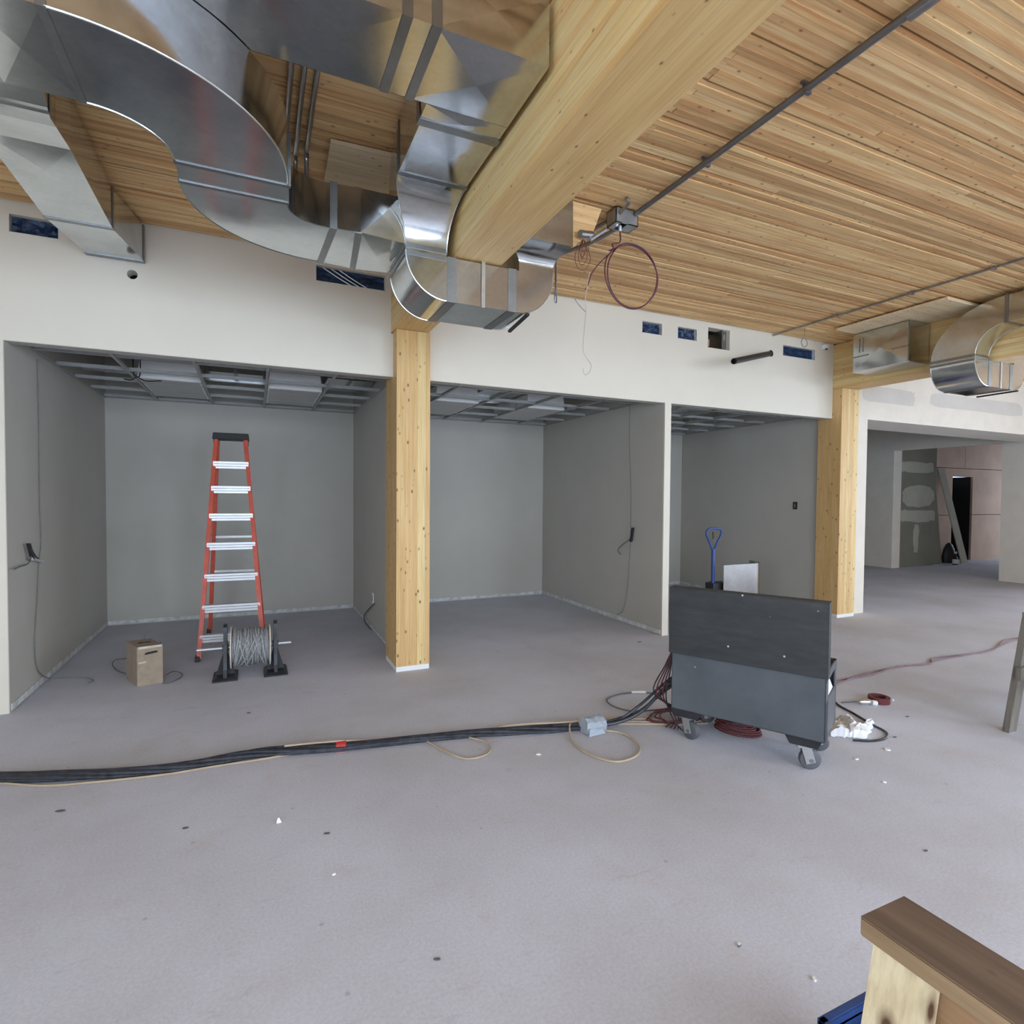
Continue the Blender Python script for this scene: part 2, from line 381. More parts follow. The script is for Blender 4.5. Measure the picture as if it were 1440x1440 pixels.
# rest of the room shell: left wall, windowed back wall and right wall
mb = MB()
for y0, y1, z0, z1 in rects(ROOM_Y0, WY+T, 0, CZ+.05, [(a, c, .35, 3.3) for a, c in WIN_LEFT]): mb.box(ROOM_X0-.15, y0, z0, ROOM_X0, y1, z1)
struct('wall_left', mb, 'white_paint')
mb = MB()
for x0, x1, z0, z1 in rects(ROOM_X0, ROOM_X1, 0, CZ+.05, [(a, c, .35, 3.3) for a, c in WIN_BACK]): mb.box(x0, ROOM_Y0-.15, z0, x1, ROOM_Y0, z1)
struct('wall_back', mb, 'white_paint')
mb = MB()
for y0, y1, z0, z1 in rects(ROOM_Y0, 5.25, 0, CZ+.05, [(a, c, .35, 3.3) for a, c in WIN_RIGHT]): mb.box(ROOM_X1, y0, z0, ROOM_X1+.15, y1, z1)
struct('wall_right', mb, 'white_paint')
k = 0
for a, c in WIN_LEFT:
    k += 1; mb = MB()
    for y in (a, (a+c)/2-.03, c-.06): mb.box(ROOM_X0-.10, y, .35, ROOM_X0-.04, y+.06, 3.3)
    for z in (.35, 2.2, 3.24): mb.box(ROOM_X0-.10, a, z, ROOM_X0-.04, c, z+.06)
    struct('window_%d' % k, mb, 'black_steel')
for a, c in WIN_BACK:
    k += 1; mb = MB()
    for x in (a, (a+c)/2-.03, c-.06): mb.box(x, ROOM_Y0-.10, .35, x+.06, ROOM_Y0-.04, 3.3)
    for z in (.35, 2.2, 3.24): mb.box(a, ROOM_Y0-.10, z, c, ROOM_Y0-.04, z+.06)
    struct('window_%d' % k, mb, 'black_steel')
for a, c in WIN_RIGHT:
    k += 1; mb = MB()
    for y in (a, (a+c)/2-.03, c-.06): mb.box(ROOM_X1+.04, y, .35, ROOM_X1+.10, y+.06, 3.3)
    for z in (.35, 2.2, 3.24): mb.box(ROOM_X1+.04, a, z, ROOM_X1+.10, c, z+.06)
    struct('window_%d' % k, mb, 'black_steel')
# passage on the right: pier, far wall with wide opening, unfinished rooms behind
mb = MB().box(13.7, 5.4, 0, 13.88, 6.28, CZ+.05).box(13.7, 6.28, 2.78, 13.88, 8.40, CZ+.05).box(13.7, 8.40, 0, 14.0, 11.5, CZ+.05)
wp = struct('wall_passage', mb, 'mud')
obj('bare_paper', MB().box(13.698, 5.42, .0, 13.7, 5.86, 2.3), 'paper', wp, smooth=False)
wg = struct('wall_green', MB().box(14.0, 8.42, 0, 15.42, 8.55, CZ+.05), 'green_board')
for q0, q1, rd in (((1267, 649), (1313, 665), .3), ((1269, 682), (1313, 713), .75), ((1266, 717), (1314, 733), .3), ((1285, 737), (1291, 777), .5)):
    a, c = at(*q0, Y=8.42), at(*q1, Y=8.42); pts = []
    for kk in range(28):
        t = 2*PI*kk/28; cx, cz = math.copysign(abs(math.cos(t))**rd, math.cos(t)), math.copysign(abs(math.sin(t))**rd, math.sin(t))
        pts.append((max(14.005, (a.x+c.x)/2+cx*(c.x-a.x)/2+rb.uniform(-.02, .02)), 8.4165, (a.z+c.z)/2+cz*(a.z-c.z)/2+rb.uniform(-.02, .02)))
    obj('mud_patch', MB().poly(pts, (0, .003, 0)), 'green_mud', wg, smooth=False)
wpk = struct('wall_far', MB().box(15.42, 8.80, 0, 16.75, 8.9, CZ).box(17.67, 8.80, 0, 21, 8.9, CZ).box(16.75, 8.8, 2.25, 17.67, 8.9, CZ), 'dark')
def panel(x0, x1, z0, z1): obj('panel', MB().box(x0, 8.75, z0, x1, 8.80, z1), 'pink', wpk, smooth=False)
for x0, x1 in ((15.43, 16.745), (17.675, 19.1), (19.11, 20.9)): panel(x0, x1, 0, 1.22); panel(x0, x1, 1.235, 2.46)
for x0, x1 in ((15.43, 17.28), (17.295, 19.1), (19.11, 20.9)): panel(x0, x1, 2.475, CZ)
panel(16.745, 17.675, 2.25, 2.46)
struct('door_1', MB().box(16.75, 9.6, 0, 17.67, 9.65, 2.25).box(16.70, 8.9, 0, 16.75, 9.65, 2.25).box(17.67, 8.9, 0, 17.72, 9.65, 2.25), 'dark')  # near-black box, paints the shade inside the doorway
mb = MB()
for y0, y1, z0, z1 in rects(5.6, 9, 0, CZ, [(6.2, 8.3, .6, 2.9)]): mb.box(21, y0, z0, 21.1, y1, z1)  # opening added to let the far room's extra lamp in
struct('wall_far_side', mb, 'pink')
struct('wall_far_near', MB().box(13.88, 5.6, 0, 21.1, 5.7, CZ+.05), 'pink')  # unseen wall, added to keep right-hand window light out of the far room
struct('wall_bay_outer', MB().box(7.55, 11.4, 0, 13.7, 11.5, CZ+.05).box(7.45, 8.47, 0, 7.55, 11.5, CZ+.05), 'grey_paint')

# ================================================================== GLULAM COLUMNS AND BEAMS
def column(x0, x1, y0, y1, top, label):
    r = thing('timber_column', label, 'column', ((x0+x1)/2, (y0+y1)/2, 0))
    k = 8; dx = (x1-x0)/k
    for i in range(k):
        obj('lamination', MB().box(x0+i*dx, y0, .045, x0+(i+1)*dx-.0006, y1, top), 'glulam_z', r, smooth=False)
    obj('base_wrap', MB().box(x0+.001, y0+.002, 0, x1-.002, y1, .045), 'white', r, smooth=False, label='white strip around the foot of the column')
    return r
column(1.18, 1.495, 5.145, 5.60, 3.145, 'yellow glulam timber column standing between the ladder bay and the empty bay')
column(7.25, 7.60, 5.15, 5.50, 3.135, 'yellow glulam timber column beside the white drywall jamb of the wide opening')
def beam(x0, x1, y0, y1, z0, label):
    r = thing('timber_beam', label, 'beam', ((x0+x1)/2, y1, z0))
    k = 16; dz = (CZ-.006-z0)/k
    for i in range(k):
        obj('lamination', MB().box(x0, y0, z0+i*dz, x1, y1, z0+(i+1)*dz-.0004), 'glulam_y', r, smooth=False)
    return r
beam(1.16, 1.48, ROOM_Y0+.1, 5.60, 3.148, 'long deep glulam beam wrapped from below by the galvanized duct')
beam(7.25, 7.60, ROOM_Y0+.1, 5.50, 3.138, 'glulam beam resting on the column beside the wide drywall opening')

# ================================================================== DUCTWORK
def ring_xz(y, x0, x1, z0, z1): return [(x0, y, z0), (x1, y, z0), (x1, y, z1), (x0, y, z1)]
def ring_yz(x, y0, y1, z0, z1): return [(x, y0, z0), (x, y1, z0), (x, y1, z1), (x, y0, z1)]
def ring_xy(z, x0, x1, y0, y1): return [(x0, y0, z), (x1, y0, z), (x1, y1, z), (x0, y1, z)]
def band_x(r, x, y0, y1, z0, z1, w=.035, e=.006): obj('joint_band', MB().box(x-w/2, y0-e, z0-e, x+w/2, y1+e, z1+e), 'band', r, smooth=False)
def band_y(r, y, x0, x1, z0, z1, w=.035, e=.006): obj('joint_band', MB().box(x0-e, y-w/2, z0-e, x1+e, y+w/2, z1+e), 'band', r, smooth=False)
def band_z(r, z, x0, x1, y0, y1, w=.035, e=.006): obj('joint_band', MB().box(x0-e, y0-e, z-w/2, x1+e, y1+e, z+w/2), 'band', r, smooth=False)
def saddle(r, dx, xl0, xl1, ystart, Y0=3.45, Y1=3.88):
    """run along the beam, turn down, pass under the beam and rise on its far side; dx shifts it along x"""
    a0, a1 = xl0+dx, xl1+dx                      # upper run
    d0, d1 = .845+dx, 1.105+dx                   # drop
    r0, r1 = 1.61+dx, 1.865+dx                   # riser
    zt, zb, zl, zu = 3.70, 3.43, 2.86, 3.135
    yt = 3.17
    y = ystart
    while y < yt-.01:
        y2 = min(yt, y+1.15); obj('duct_run', MB().loft([ring_xz(y, a0, a1, zb, zt), ring_xz(y2, a0, a1, zb, zt)], brk=.005), 'galv', r, smooth=False)
        band_y(r, y2, a0, a1, zb, zt); y = y2
    S = []
    for i in range(15):
        t = i/14; a = t*PI/2; s = t*t*(3-2*t)
        x0, x1 = a0+(d0-a0)*s, a1+(d1-a1)*s
        inn = (yt+(Y0-yt)*math.sin(a), 3.15+(zb-3.15)*math.cos(a)); out = (yt+(Y1-yt)*math.sin(a), 3.15+(zt-3.15)*math.cos(a))
        S.append([(x0, inn[0], inn[1]), (x1, inn[0], inn[1]), (x1, out[0], out[1]), (x0, out[0], out[1])])
    obj('duct_elbow', MB().loft(S), 'galv', r)
    for kk in (0, 1): obj('seam', MB().tube([S[i][kk] for i in range(15)], .004, 6, smooth=0), 'chan', r)
    band_z(r, 3.165, d0, d1, Y0, Y1, .03, .004); band_z(r, 3.12, d0, d1, Y0, Y1, .025, .003)
    def turn(cx, sx, zc, ro_x, ro_z, thr):
        S = []
        for i in range(17):
            a = i/16*PI/2
            S.append([(cx, Y0, zc), (cx-sx*ro_x*math.cos(a), Y0, zc-ro_z*math.sin(a)), (cx-sx*ro_x*math.cos(a), Y1, zc-ro_z*math.sin(a)), (cx, Y1, zc)])
        obj('duct_elbow', MB().loft(S), 'galv', r)
        obj('seam', MB().tube([Vector(q[1])+Vector((0, -.001, 0)) for q in S], .0045, 6, smooth=0), 'chan', r)
        obj('seam', MB().tube([q[2] for q in S], .004, 6, smooth=0), 'chan', r)
    obj('duct_drop', MB().loft([ring_xy(3.15, d0, d1, Y0, Y1), ring_xy(zu, d0, d1, Y0, Y1)]), 'galv', r, smooth=False)
    turn(d1, 1, zu, d1-d0, zu-zl, 0)
    obj('duct_run', MB().box(d1, Y0, zl, r0, Y1, zu), 'galv', r, smooth=False)
    band_x(r, d1+.035, Y0, Y1, zl, zu, .06, .004); band_x(r, r0-.05, Y0, Y1, zl, zu, .06, .004)
    obj('hanger_strap', MB().box(d1+.235, Y0-.008, zl-.006, d1+.26, Y0-.005, zu+.012), 'chan', r, smooth=False)
    turn(r0, -1, zu, r1-r0, zu-zl, 0)
    obj('duct_riser', MB().box(r0, Y0, zu, r1, Y1, 3.19), 'galv', r, smooth=False)
    S = []
    e0, e1, ye, zeb, zet = r0-.11, r1+.055, 3.30, 3.285, 3.62
    for i in range(13):
        t = i/12; a = t*PI/2; s = t*t*(3-2*t)
        x0, x1 = r0+(e0-r0)*s, r1+(e1-r1)*s
        inn = (ye+(Y0-ye)*math.cos(a), 3.19+(zeb-3.19)*math.sin(a)); out = (ye+(Y1-ye)*math.cos(a), 3.19+(zet-3.19)*math.sin(a))
        S.append([(x0, inn[0], inn[1]), (x1, inn[0], inn[1]), (x1, out[0], out[1]), (x0, out[0], out[1])])
    obj('duct_elbow', MB().loft(S), 'galv', r)
    obj('end_cap', MB().loft([[(e0, ye-.02, zeb), (e1, ye-.02, zeb), (e1, ye-.02, zet), (e0, ye-.02, zet)], [(e0, ye, zeb), (e1, ye, zeb), (e1, ye, zet), (e0, ye, zet)]]), 'galv', r, smooth=False)
    # black gasket under the far corner and threaded hanger with loop
    g = [(r1-.18, Y1-.03, zl-.012), (r1-.13, Y0+.02, zl-.012)]
    obj('gasket', MB().bar((r0+.11, Y1-.03, zl-.008), (r0+.06, Y0-.02, zl-.008), (.011, 0, 0), (0, 0, .008)), 'black', r, smooth=False)
    h = MB().box(r1+.03, 3.455, 3.02, r1+.034, 3.475, 3.30)
    h.tube([(r1+.024, 3.46, 3.07), (r1+.022, 3.46, 2.99), (r1+.032, 3.465, 2.972), (r1+.042, 3.47, 2.99), (r1+.04, 3.47, 3.07)], .005, 6)
    obj('hanger_strap', h, 'band', r)
A = thing('air_duct', 'galvanized duct network with S-shaped branch passing under the long glulam beam', 'duct', (0, 2.6, 3.17))
# A: trunk along x, square corner, then saddle under the beam
xs = [-3.4, -2.2, -1.0, .02, .53]
for i in range(len(xs)-1):
    obj('duct_run', MB().loft([ring_yz(xs[i], 2.14, 2.57, 3.43, 3.70), ring_yz(xs[i+1], 2.14, 2.57, 3.43, 3.70)], brk=.004), 'galv', A, smooth=False)
for x in (-2.2, -1.0, .53, .645): band_x(A, x, 2.14, 2.57, 3.43, 3.70, .04)
obj('duct_run', MB().loft([ring_yz(.53, 2.14, 2.57, 3.43, 3.70), ring_yz(.645, 2.14, 2.57, 3.43, 3.70)]), 'galv', A, smooth=False)
c = MB().loft([ring_yz(.645, 2.14, 2.57, 3.43, 3.70), ring_yz(1.13, 2.14, 2.57, 3.43, 3.70)])
obj('duct_corner', MB().loft([ring_yz(.645, 2.14, 2.57, 3.43, 3.70), ring_yz(1.13, 2.14, 2.57, 3.43, 3.70)], brk=.012), 'galv', A, smooth=False)
obj('duct_corner', MB().loft([ring_xz(2.572, .725, 1.13, 3.43, 3.70), ring_xz(2.70, .725, 1.13, 3.43, 3.70)], brk=.006), 'galv', A, smooth=False)
band_y(A, 2.70, .725, 1.13, 3.43, 3.70, .05, .007)
saddle(A, 0, .735, 1.13, 2.70)
# C: flat duct coming from the left, S-bend towards the white wall and into the drop of A
ZC0, ZC1 = 3.17, 3.425
def rise(p):
    z = ZC0+.055*min(1, max(0, (p[1]-3.3)/.66)); k = (z-CAMH)/(ZC0-CAMH); return (p[0]*k, p[1]*k, z)
def csec2(pl, pr):
    a, b_ = rise(pl), (pr[0], pr[1], ZC0)
    return [a, b_, (b_[0], b_[1], ZC1), (a[0], a[1], ZC1+.03)]
def csec(pl, pr): return [(pl[0], pl[1], ZC0), (pr[0], pr[1], ZC0), (pr[0], pr[1], ZC1), (pl[0], pl[1], ZC1)]
xs = [-3.4, -2.0, -.85, -.61]
for i in range(3):
    obj('duct_run', MB().loft([csec((xs[i], 2.765), (xs[i], 2.283)), csec((xs[i+1], 2.765), (xs[i+1], 2.283))], brk=.003), 'galv', A, smooth=False)
for x in (-2.0, -.61): band_x(A, x, 2.283, 2.765, ZC0, ZC1, .03, .004)
S = []
for i in range(25):
    a = i/24*PI/2
    S.append(csec((-.60+.27*math.sin(a), 3.05-.285*math.cos(a)), (-.60+.755*math.sin(a), 3.05-.767*math.cos(a))))
obj('duct_elbow', MB().loft(S), 'galv', A)
for kk in (0, 1): obj('seam', MB().tube([q[kk] for q in S], .0045, 6, smooth=0), 'chan', A)
obj('duct_run', MB().loft([csec((-.33, 3.05), (.155, 3.05)), csec((-.33, 3.27), (.165, 3.27))]), 'galv', A, smooth=False)
for y in (3.07, 3.25): obj('joint_band', MB().box(-.336, y-.012, ZC0-.005, .17, y+.012, ZC1+.005), 'band', A, smooth=False)
S = []
for i in range(25):
    a = i/24*PI/2
    S.append(csec2((.38-.71*math.cos(a), 3.27+.69*math.sin(a)), (.38-.215*math.cos(a), 3.27+.17*math.sin(a))))
obj('duct_elbow', MB().loft(S), 'galv', A)
for kk in (0, 1): obj('seam', MB().tube([q[kk] for q in S], .0035, 6, smooth=0), 'band', A)
obj('duct_run', MB().loft([csec2((.38, 3.96), (.38, 3.44)), csec2((.62, 3.985), (.57, 3.42))]), 'galv', A, smooth=False)
for xa, xb in ((.40, .42), (.61, .56)):
    lo_, hi_ = rise((xa, 3.975)), (xb, 3.432, ZC0)
    obj('joint_band', MB().loft([[(x+dx, y+dy, z-.006) for x, y, z, dx, dy in ((*lo_, -.02, .006), (*hi_, -.02, -.006), (*hi_, .02, -.006), (*lo_, .02, .006))], [(x+dx, y+dy, z) for x, y, z, dx, dy in ((lo_[0], lo_[1], ZC1+.034, -.02, .006), (hi_[0], hi_[1], ZC1+.006, -.02, -.006), (hi_[0], hi_[1], ZC1+.006, .02, -.006), (lo_[0], lo_[1], ZC1+.034, .02, .006))]]), 'band', A, smooth=False)
obj('duct_takeoff', MB().loft([csec2((.62, 3.985), (.57, 3.42)), [(.862, 4.07, ZC0+.045), (.85, 3.455, ZC0), (.80, 3.42, ZC1), (.862, 4.07, ZC1+.02)]], brk=.004), 'galv', A, smooth=False)
# D: branch from C up and into the white wall
def dsec(y, x0, x1, z0, z1): return [(x0, y, z0), (x1, y, z0), (x1, y, z1), (x0, y, z1)]
ds = [(2.765, -1.22, -.735, 3.20, 3.42), (2.95, -1.22, -.77, 3.215, 3.56), (3.18, -1.235, -.82, 3.295, 3.66), (3.42, -1.24, -.86, 3.385, 3.70), (3.72, -1.244, -.875, 3.437, 3.71)]
obj('duct_transition', MB().loft([dsec(*q) for q in ds]), 'galv', A, smooth=False)
obj('duct_run', MB().loft([dsec(3.72, -1.244, -.875, 3.437, 3.71), dsec(4.30, -1.244, -.875, 3.437, 3.71)], brk=.004), 'galv', A, smooth=False)
obj('duct_run', MB().loft([dsec(4.30, -1.244, -.875, 3.437, 3.71), dsec(4.68, -1.244, -.875, 3.437, 3.71)]), 'galv', A, smooth=False)
band_y(A, 3.05, -1.23, -.79, 3.25, 3.60, .02, .004); band_y(A, 4.69, -1.244, -.875, 3.437, 3.71, .04, .005)
obj('duct_offset', MB().loft([dsec(4.70, -1.244, -.875, 3.437, 3.71), dsec(5.22, -1.149, -.78, 3.437, 3.71)]), 'galv', A, smooth=False)
band_y(A, 5.245, -1.149, -.78, 3.437, 3.71, .05, .006)
B = thing('air_duct', 'galvanized duct with rounded elbow wrapped under the glulam beam by the wide opening', 'duct', (7.2, 3.4, 2.86))
saddle(B, 6.09, .82, 1.11, -1.4)
# short duct box beside beam 2
r = thing('duct_box', 'short rectangular galvanized duct box hanging under a plywood board on the ceiling', 'duct', (7.0, 4.4, 3.225))
obj('box_shell', MB().loft([ring_xz(4.06, 6.85, 7.22, 3.225, 3.686), ring_xz(4.73, 6.85, 7.22, 3.225, 3.686)], brk=.01), 'galv', r, smooth=False)
obj('seam', MB().box(6.844, 4.06, 3.395, 6.85, 4.73, 3.41), 'band', r, smooth=False)
obj('seam', MB().box(6.844, 4.06, 3.225, 6.85, 4.075, 3.69), 'band', r, smooth=False)
obj('bottom_lip', MB().box(6.848, 4.055, 3.215, 7.22, 4.735, 3.225), 'chan', r, smooth=False)
for k in range(2): obj('stiffener', MB().box(6.842, 4.60+.045*k, 3.45, 6.85, 4.61+.045*k, 3.62), 'band', r, smooth=False)
solo('plywood_board', MB().box(6.52, 3.50, 3.70, 7.24, 4.73, 3.728), 'ply', 'light plywood board fixed to the ceiling above the short duct box', 'plywood', smooth=False)
mb = MB().poly([at(465, 195, Z=3.735), at(553, 215, Z=3.735), at(547, 268, Z=3.735), at(455, 256, Z=3.735)], (0, 0, -.022))
solo('plywood_board', mb, 'ply', 'knotty plywood offcut fixed to the ceiling beside the three thin conduits', 'plywood', smooth=False)
pts = [at(806, 283, Y=3.50), at(846, 294, Y=3.50), at(832, 333, Y=3.50), at(806, 347, Y=3.50)]
solo('lumber_block', MB().poly(pts, (0, .03, 0)), 'deck', 'reddish board block at the ceiling between the duct end and the junction box', 'board', smooth=False)  # flat plate in the deck wood colour

# ================================================================== CONDUITS AND CEILING WIRING
r = thing('conduit', 'thick dark conduit running across the timber ceiling into the junction box', 'conduit', (2.56, 3.5, 3.71))
obj('pipe', MB().cyl((2.575, -3.3, 3.712), (2.555, 3.45, 3.712), .019, 14), 'conduit_dark', r)
for y in (.3, 1.42, 2.05, 2.75): obj('pipe_strap', MB().box(2.525, y-.01, 3.733, 2.61, y+.01, 3.742).box(2.543, y-.01, 3.6885, 2.587, y+.01, 3.735), 'conduit_dark', r, smooth=False)
obj('coupling', MB().cyl((2.572, 1.45, 3.712), (2.571, 1.56, 3.712), .027, 14), 'emt', r)
r = thing('junction_box', 'open grey steel junction box where the thick conduit ends', 'junction box', (2.46, 3.56, 3.60))
bx0, bx1, by0, by1, bz0, bz1 = 2.385, 2.58, 3.46, 3.58, 3.625, 3.735
obj('box_shell', MB().box(bx0, by0, bz0, bx0+.006, by1, bz1).box(bx1-.006, by0, bz0, bx1, by1, bz1).box(bx0, by0, bz0, bx1, by0+.006, bz1).box(bx0, by1-.006, bz0, bx1, by1, bz1).box(bx0, by0, bz1-.006, bx1, by1, bz1).box(bx0, by0, bz0, bx0+.05, by1, bz0+.005).box(bx1-.09, by0, bz0, bx1, by1, bz0+.005), 'box_metal', r, smooth=False)
obj('knockout', MB().cyl((2.47, 3.53, 3.64), (2.47, 3.53, 3.60), .011), 'white', r)
obj('knockout', MB().cyl((2.42, 3.50, 3.64), (2.42, 3.50, 3.615), .009), 'white', r)
obj('pipe_stub', MB().tube([(2.42, 3.60, 3.70), (2.40, 3.80, 3.71), (2.30, 4.5, 3.715), (2.28, 5.28, 3.715)], .014, 10), 'conduit_dark', r)
obj('pipe_stub', MB().tube([(2.50, 3.60, 3.66), (2.45, 3.9, 3.66), (2.26, 4.55, 3.68), (2.22, 5.28, 3.69)], .017, 10), 'emt', r)
obj('elbow_pipe', MB().tube([(2.42, 3.46, 3.69), (2.425, 3.42, 3.705), (2.42, 3.36, 3.72), (2.38, 3.33, 3.728)], .013, 10), 'emt', r)
r = thing('connector', 'small steel conduit fitting with red wire bundle beside the junction box', 'connector', (2.2, 3.6, 3.5))
p = at(826, 331, Y=3.44)
obj('fitting', MB().cyl(p+Vector((-.06, 0, .0)), p+Vector((.05, .02, .02)), .026, 12).cyl(p+Vector((.03, .01, -.02)), p+Vector((.14, -.02, .06)), .015, 10), 'emt', r)
r2 = thing('wire_bundle', 'small tied bundle of rust red wires hanging from a steel conduit fitting', 'wire', p+Vector((0, 0, -.2)))
for k in range(5):
    w_ = .010+.013*k; hh = .11+.018*k*(-1)**k
    c0 = at(820, 341, Y=3.42+.006*k)
    obj('wire', MB().tube([c0+Vector((0, 0, .02)), c0+Vector((-w_, 0, -hh*.5)), c0+Vector((-w_*.6, .01, -hh*.95)), c0+Vector((w_*.3, .01, -hh)), c0+Vector((w_, 0, -hh*.55)), c0+Vector((.006, 0, .02))], .0026, 6), 'cable_rust', r2)
cc = at(888, 388, Y=3.53); rr = .238
r = thing('cable_coil', 'dark purple cable hanging from the junction box in a large round coil', 'cable', cc+Vector((0, 0, -.25)))
start = Vector((2.47, 3.53, 3.60)); pts = [start, start+Vector((.0, 0, -.08)), cc+Vector((-.18, -.01, .20))]
for turn_ in range(2):
    for k in range(14):
        a = PI*.75+2*PI*k/14
        q = rr*(1-.035*turn_+.02*math.sin(3*a+turn_)); pts.append(cc+Vector((q*math.cos(a)+.02*turn_, .012*turn_-.006*math.sin(a), q*math.sin(a)*1.0)))
pts += [cc+Vector((-.19, .02, .16)), at(800, 385, Y=3.55), at(832, 372, Y=3.55)][:1]
obj('cable', MB().tube(pts, .0055, 7, smooth=4), 'cable_purple', r)
tail = [cc+Vector((-.10, .01, .215)), at(845, 368, Y=3.56), at(832, 385, Y=3.57), at(827, 400, Y=3.58), at(823, 407, Y=3.58)]
obj('cable', MB().tube(tail, .0045, 6, smooth=5), 'cable_purple', r)
solo('hanging_wire', MB().tube([at(829, 382, Y=3.57), at(826, 400, Y=3.57), at(823, 420, Y=3.57), at(824, 437, Y=3.57), at(822, 460, Y=3.57), at(820, 490, Y=3.57), at(824, 502, Y=3.57), at(831, 512, Y=3.57), at(829, 523, Y=3.57), at(822, 527, Y=3.57), at(820, 518, Y=3.57)], .003, 6, smooth=5), 'wire_white', 'thin pale wire dangling below the purple cable coil in front of the white wall', 'wire')
solo('hanging_wire', MB().tube([at(808, 420, Y=3.6), at(816, 431, Y=3.6), at(823, 438, Y=3.6)], .0025, 6), 'wire_grey', 'short thin grey wire curling beside the long pale hanging wire', 'wire')
r = thing('conduit', 'slim grey conduit fixed along the timber ceiling towards the white wall end', 'conduit', (6.08, 5.2, 3.73))
obj('pipe', MB().cyl((6.08, 5.28, 3.728), (6.08, -2, 3.728), .0115, 10), 'emt', r)
for y in (4.4, 3.6, 2.9, 2.2): obj('pipe_strap', MB().box(6.05, y-.012, 3.714, 6.11, y+.012, 3.74), 'emt', r, smooth=False)
c0 = at(1131, 482, Y=4.9)
solo('ring_hanger', MB().tube([c0+Vector((.052*math.cos(a*PI/8), 0, .052*math.sin(a*PI/8))) for a in range(16)], .005, 6, closed=True, smooth=2).cyl(c0+Vector((0, 0, .05)), (c0.x, c0.y, CZ), .003, 6), 'emt', 'small wire ring hanger below the slim ceiling conduit', 'hanger')
c0 = Vector((7.045, 5.29, 3.674))
r = thing('sensor', 'tiny white sensor with black eye at the top corner of the white wall', 'sensor', c0)
obj('housing', MB().box(7.01, 5.235, 3.66, 7.08, 5.29, 3.715), 'white', r, smooth=False, bevel=.004)
obj('lens', MB().lathe((7.045, 5.245, 3.66), (0, -.3, -1), [(0, .016), (.012, .013), (.016, .004)], 12), 'black', r)
for k, (x, ye, ln) in enumerate(((.165, 3.70, 0), (.225, 3.80, 0), (.285, 3.74, 1))):
    pts = [(x, 2.0, 3.722), (x+.01, ye-.12, 3.722), (x+.012, ye-.03, 3.71), (x+.012, ye, 3.66), (x+.012, ye, 3.45)]
    solo('conduit', MB().tube(pts, .0135, 10, smooth=5), 'emt', ('thin steel conduit closest to the S-shaped duct, of three side by side on the ceiling', 'middle one of three thin steel conduits side by side on the ceiling', 'thin steel conduit closest to the plywood offcut, of three side by side on the ceiling')[k], 'conduit', 'three parallel steel conduits')

# ================================================================== OPENINGS IN THE WHITE WALL
film_labels = ['blue film over the wall opening beside the small duct that enters the wall', 'streaky blue film over the long wall opening below the S-shaped duct', 'blue film over the square wall opening nearest the purple cable coil', 'blue film over the square wall opening next to the bare brown opening', None, 'blue film over the wide wall opening between the black pipe and the column']
for hh, lb in zip(H, film_labels):
    x0, x1, z0, z1 = hh
    if lb:
        r = thing('masking_film', lb, 'film', ((x0+x1)/2, WY+.04, z0))
        nx, nz = 14, 6; vs = []; fs = []; rr_ = random.Random(int(x0*100))
        for i in range(nx+1):
            for j in range(nz+1):
                ed = i in (0, nx) or j in (0, nz)
                vs.append((x0+(x1-x0)*i/nx, WY+.045+(0 if ed else rr_.uniform(-.012, .02)), z0+(z1-z0)*j/nz))
        for i in range(nx):
            for j in range(nz): fs.append((i*(nz+1)+j, (i+1)*(nz+1)+j, (i+1)*(nz+1)+j+1, i*(nz+1)+j+1))
        obj('sheet', MB().add(vs, fs), 'film', r)
        obj('rim', MB().box(x0, WY-.002, z0, x1, WY+.05, z0+.004).box(x0, WY-.002, z0, x0+.004, WY+.05, z1).box(x1-.004, WY-.002, z0, x1, WY+.05, z1), 'strip', r, smooth=False)
        if x0 < .6 and x0 > 0:
            for k in range(3):
                xx = x0+.16+.07*k
                obj('fold', MB().tube([(xx-.10, WY+.026, z1-.005), (xx+.02, WY+.022, (z0+z1)/2), (xx+.16, WY+.026, z0+.006)], .0045, 6), 'chan', r)
    else:
        r = thing('wall_sleeve', 'bare open sleeve with brown wood inside, beside the black pipe in the white wall', 'sleeve', ((x0+x1)/2, WY+.05, z0))
        obj('back_panel', MB().box(x0, WY+.30, z0-.1, x1, WY+.32, z1), 'deck', r, smooth=False)
        for k in range(6): obj('slat', MB().box(x0, WY+.27, z0+.01+.04*k, x1-.1, WY+.30, z0+.036+.04*k), 'plank_edge', r, smooth=False)
        obj('metal_frame', MB().box(x0, WY+.02, z0, x0+.02, WY+.25, z1).box(x1-.11, WY+.02, z0, x1-.095, WY+.25, z1).box(x1-.095, WY+.06, z0, x1, WY+.07, z1), 'band', r, smooth=False)
        obj('connector', MB().box(x1-.06, WY+.045, z0+.13, x1-.035, WY+.06, z1-.04), 'chan', r, smooth=False)
        obj('stub', MB().box(x0+.02, WY+.04, z0+.03, x0+.06, WY+.20, z0+.11), 'chan', r, smooth=False)
r = thing('black_pipe', 'black plastic pipe stub sticking out of the white wall', 'pipe', (6.06, 4.9, 3.5))
p1 = at(1083, 497, Y=WY+.06); p0 = Vector((p1.x, 0, p1.z))
tgt = at(1033, 508, X=p1.x-.0)     # only direction needed: pipe comes straight out of the wall
mb = MB(); q1 = Vector((6.06, WY+.06, 3.515)); q0 = Vector((5.98, 4.62, 3.475))
d0 = at(1032, 508, Y=4.75)
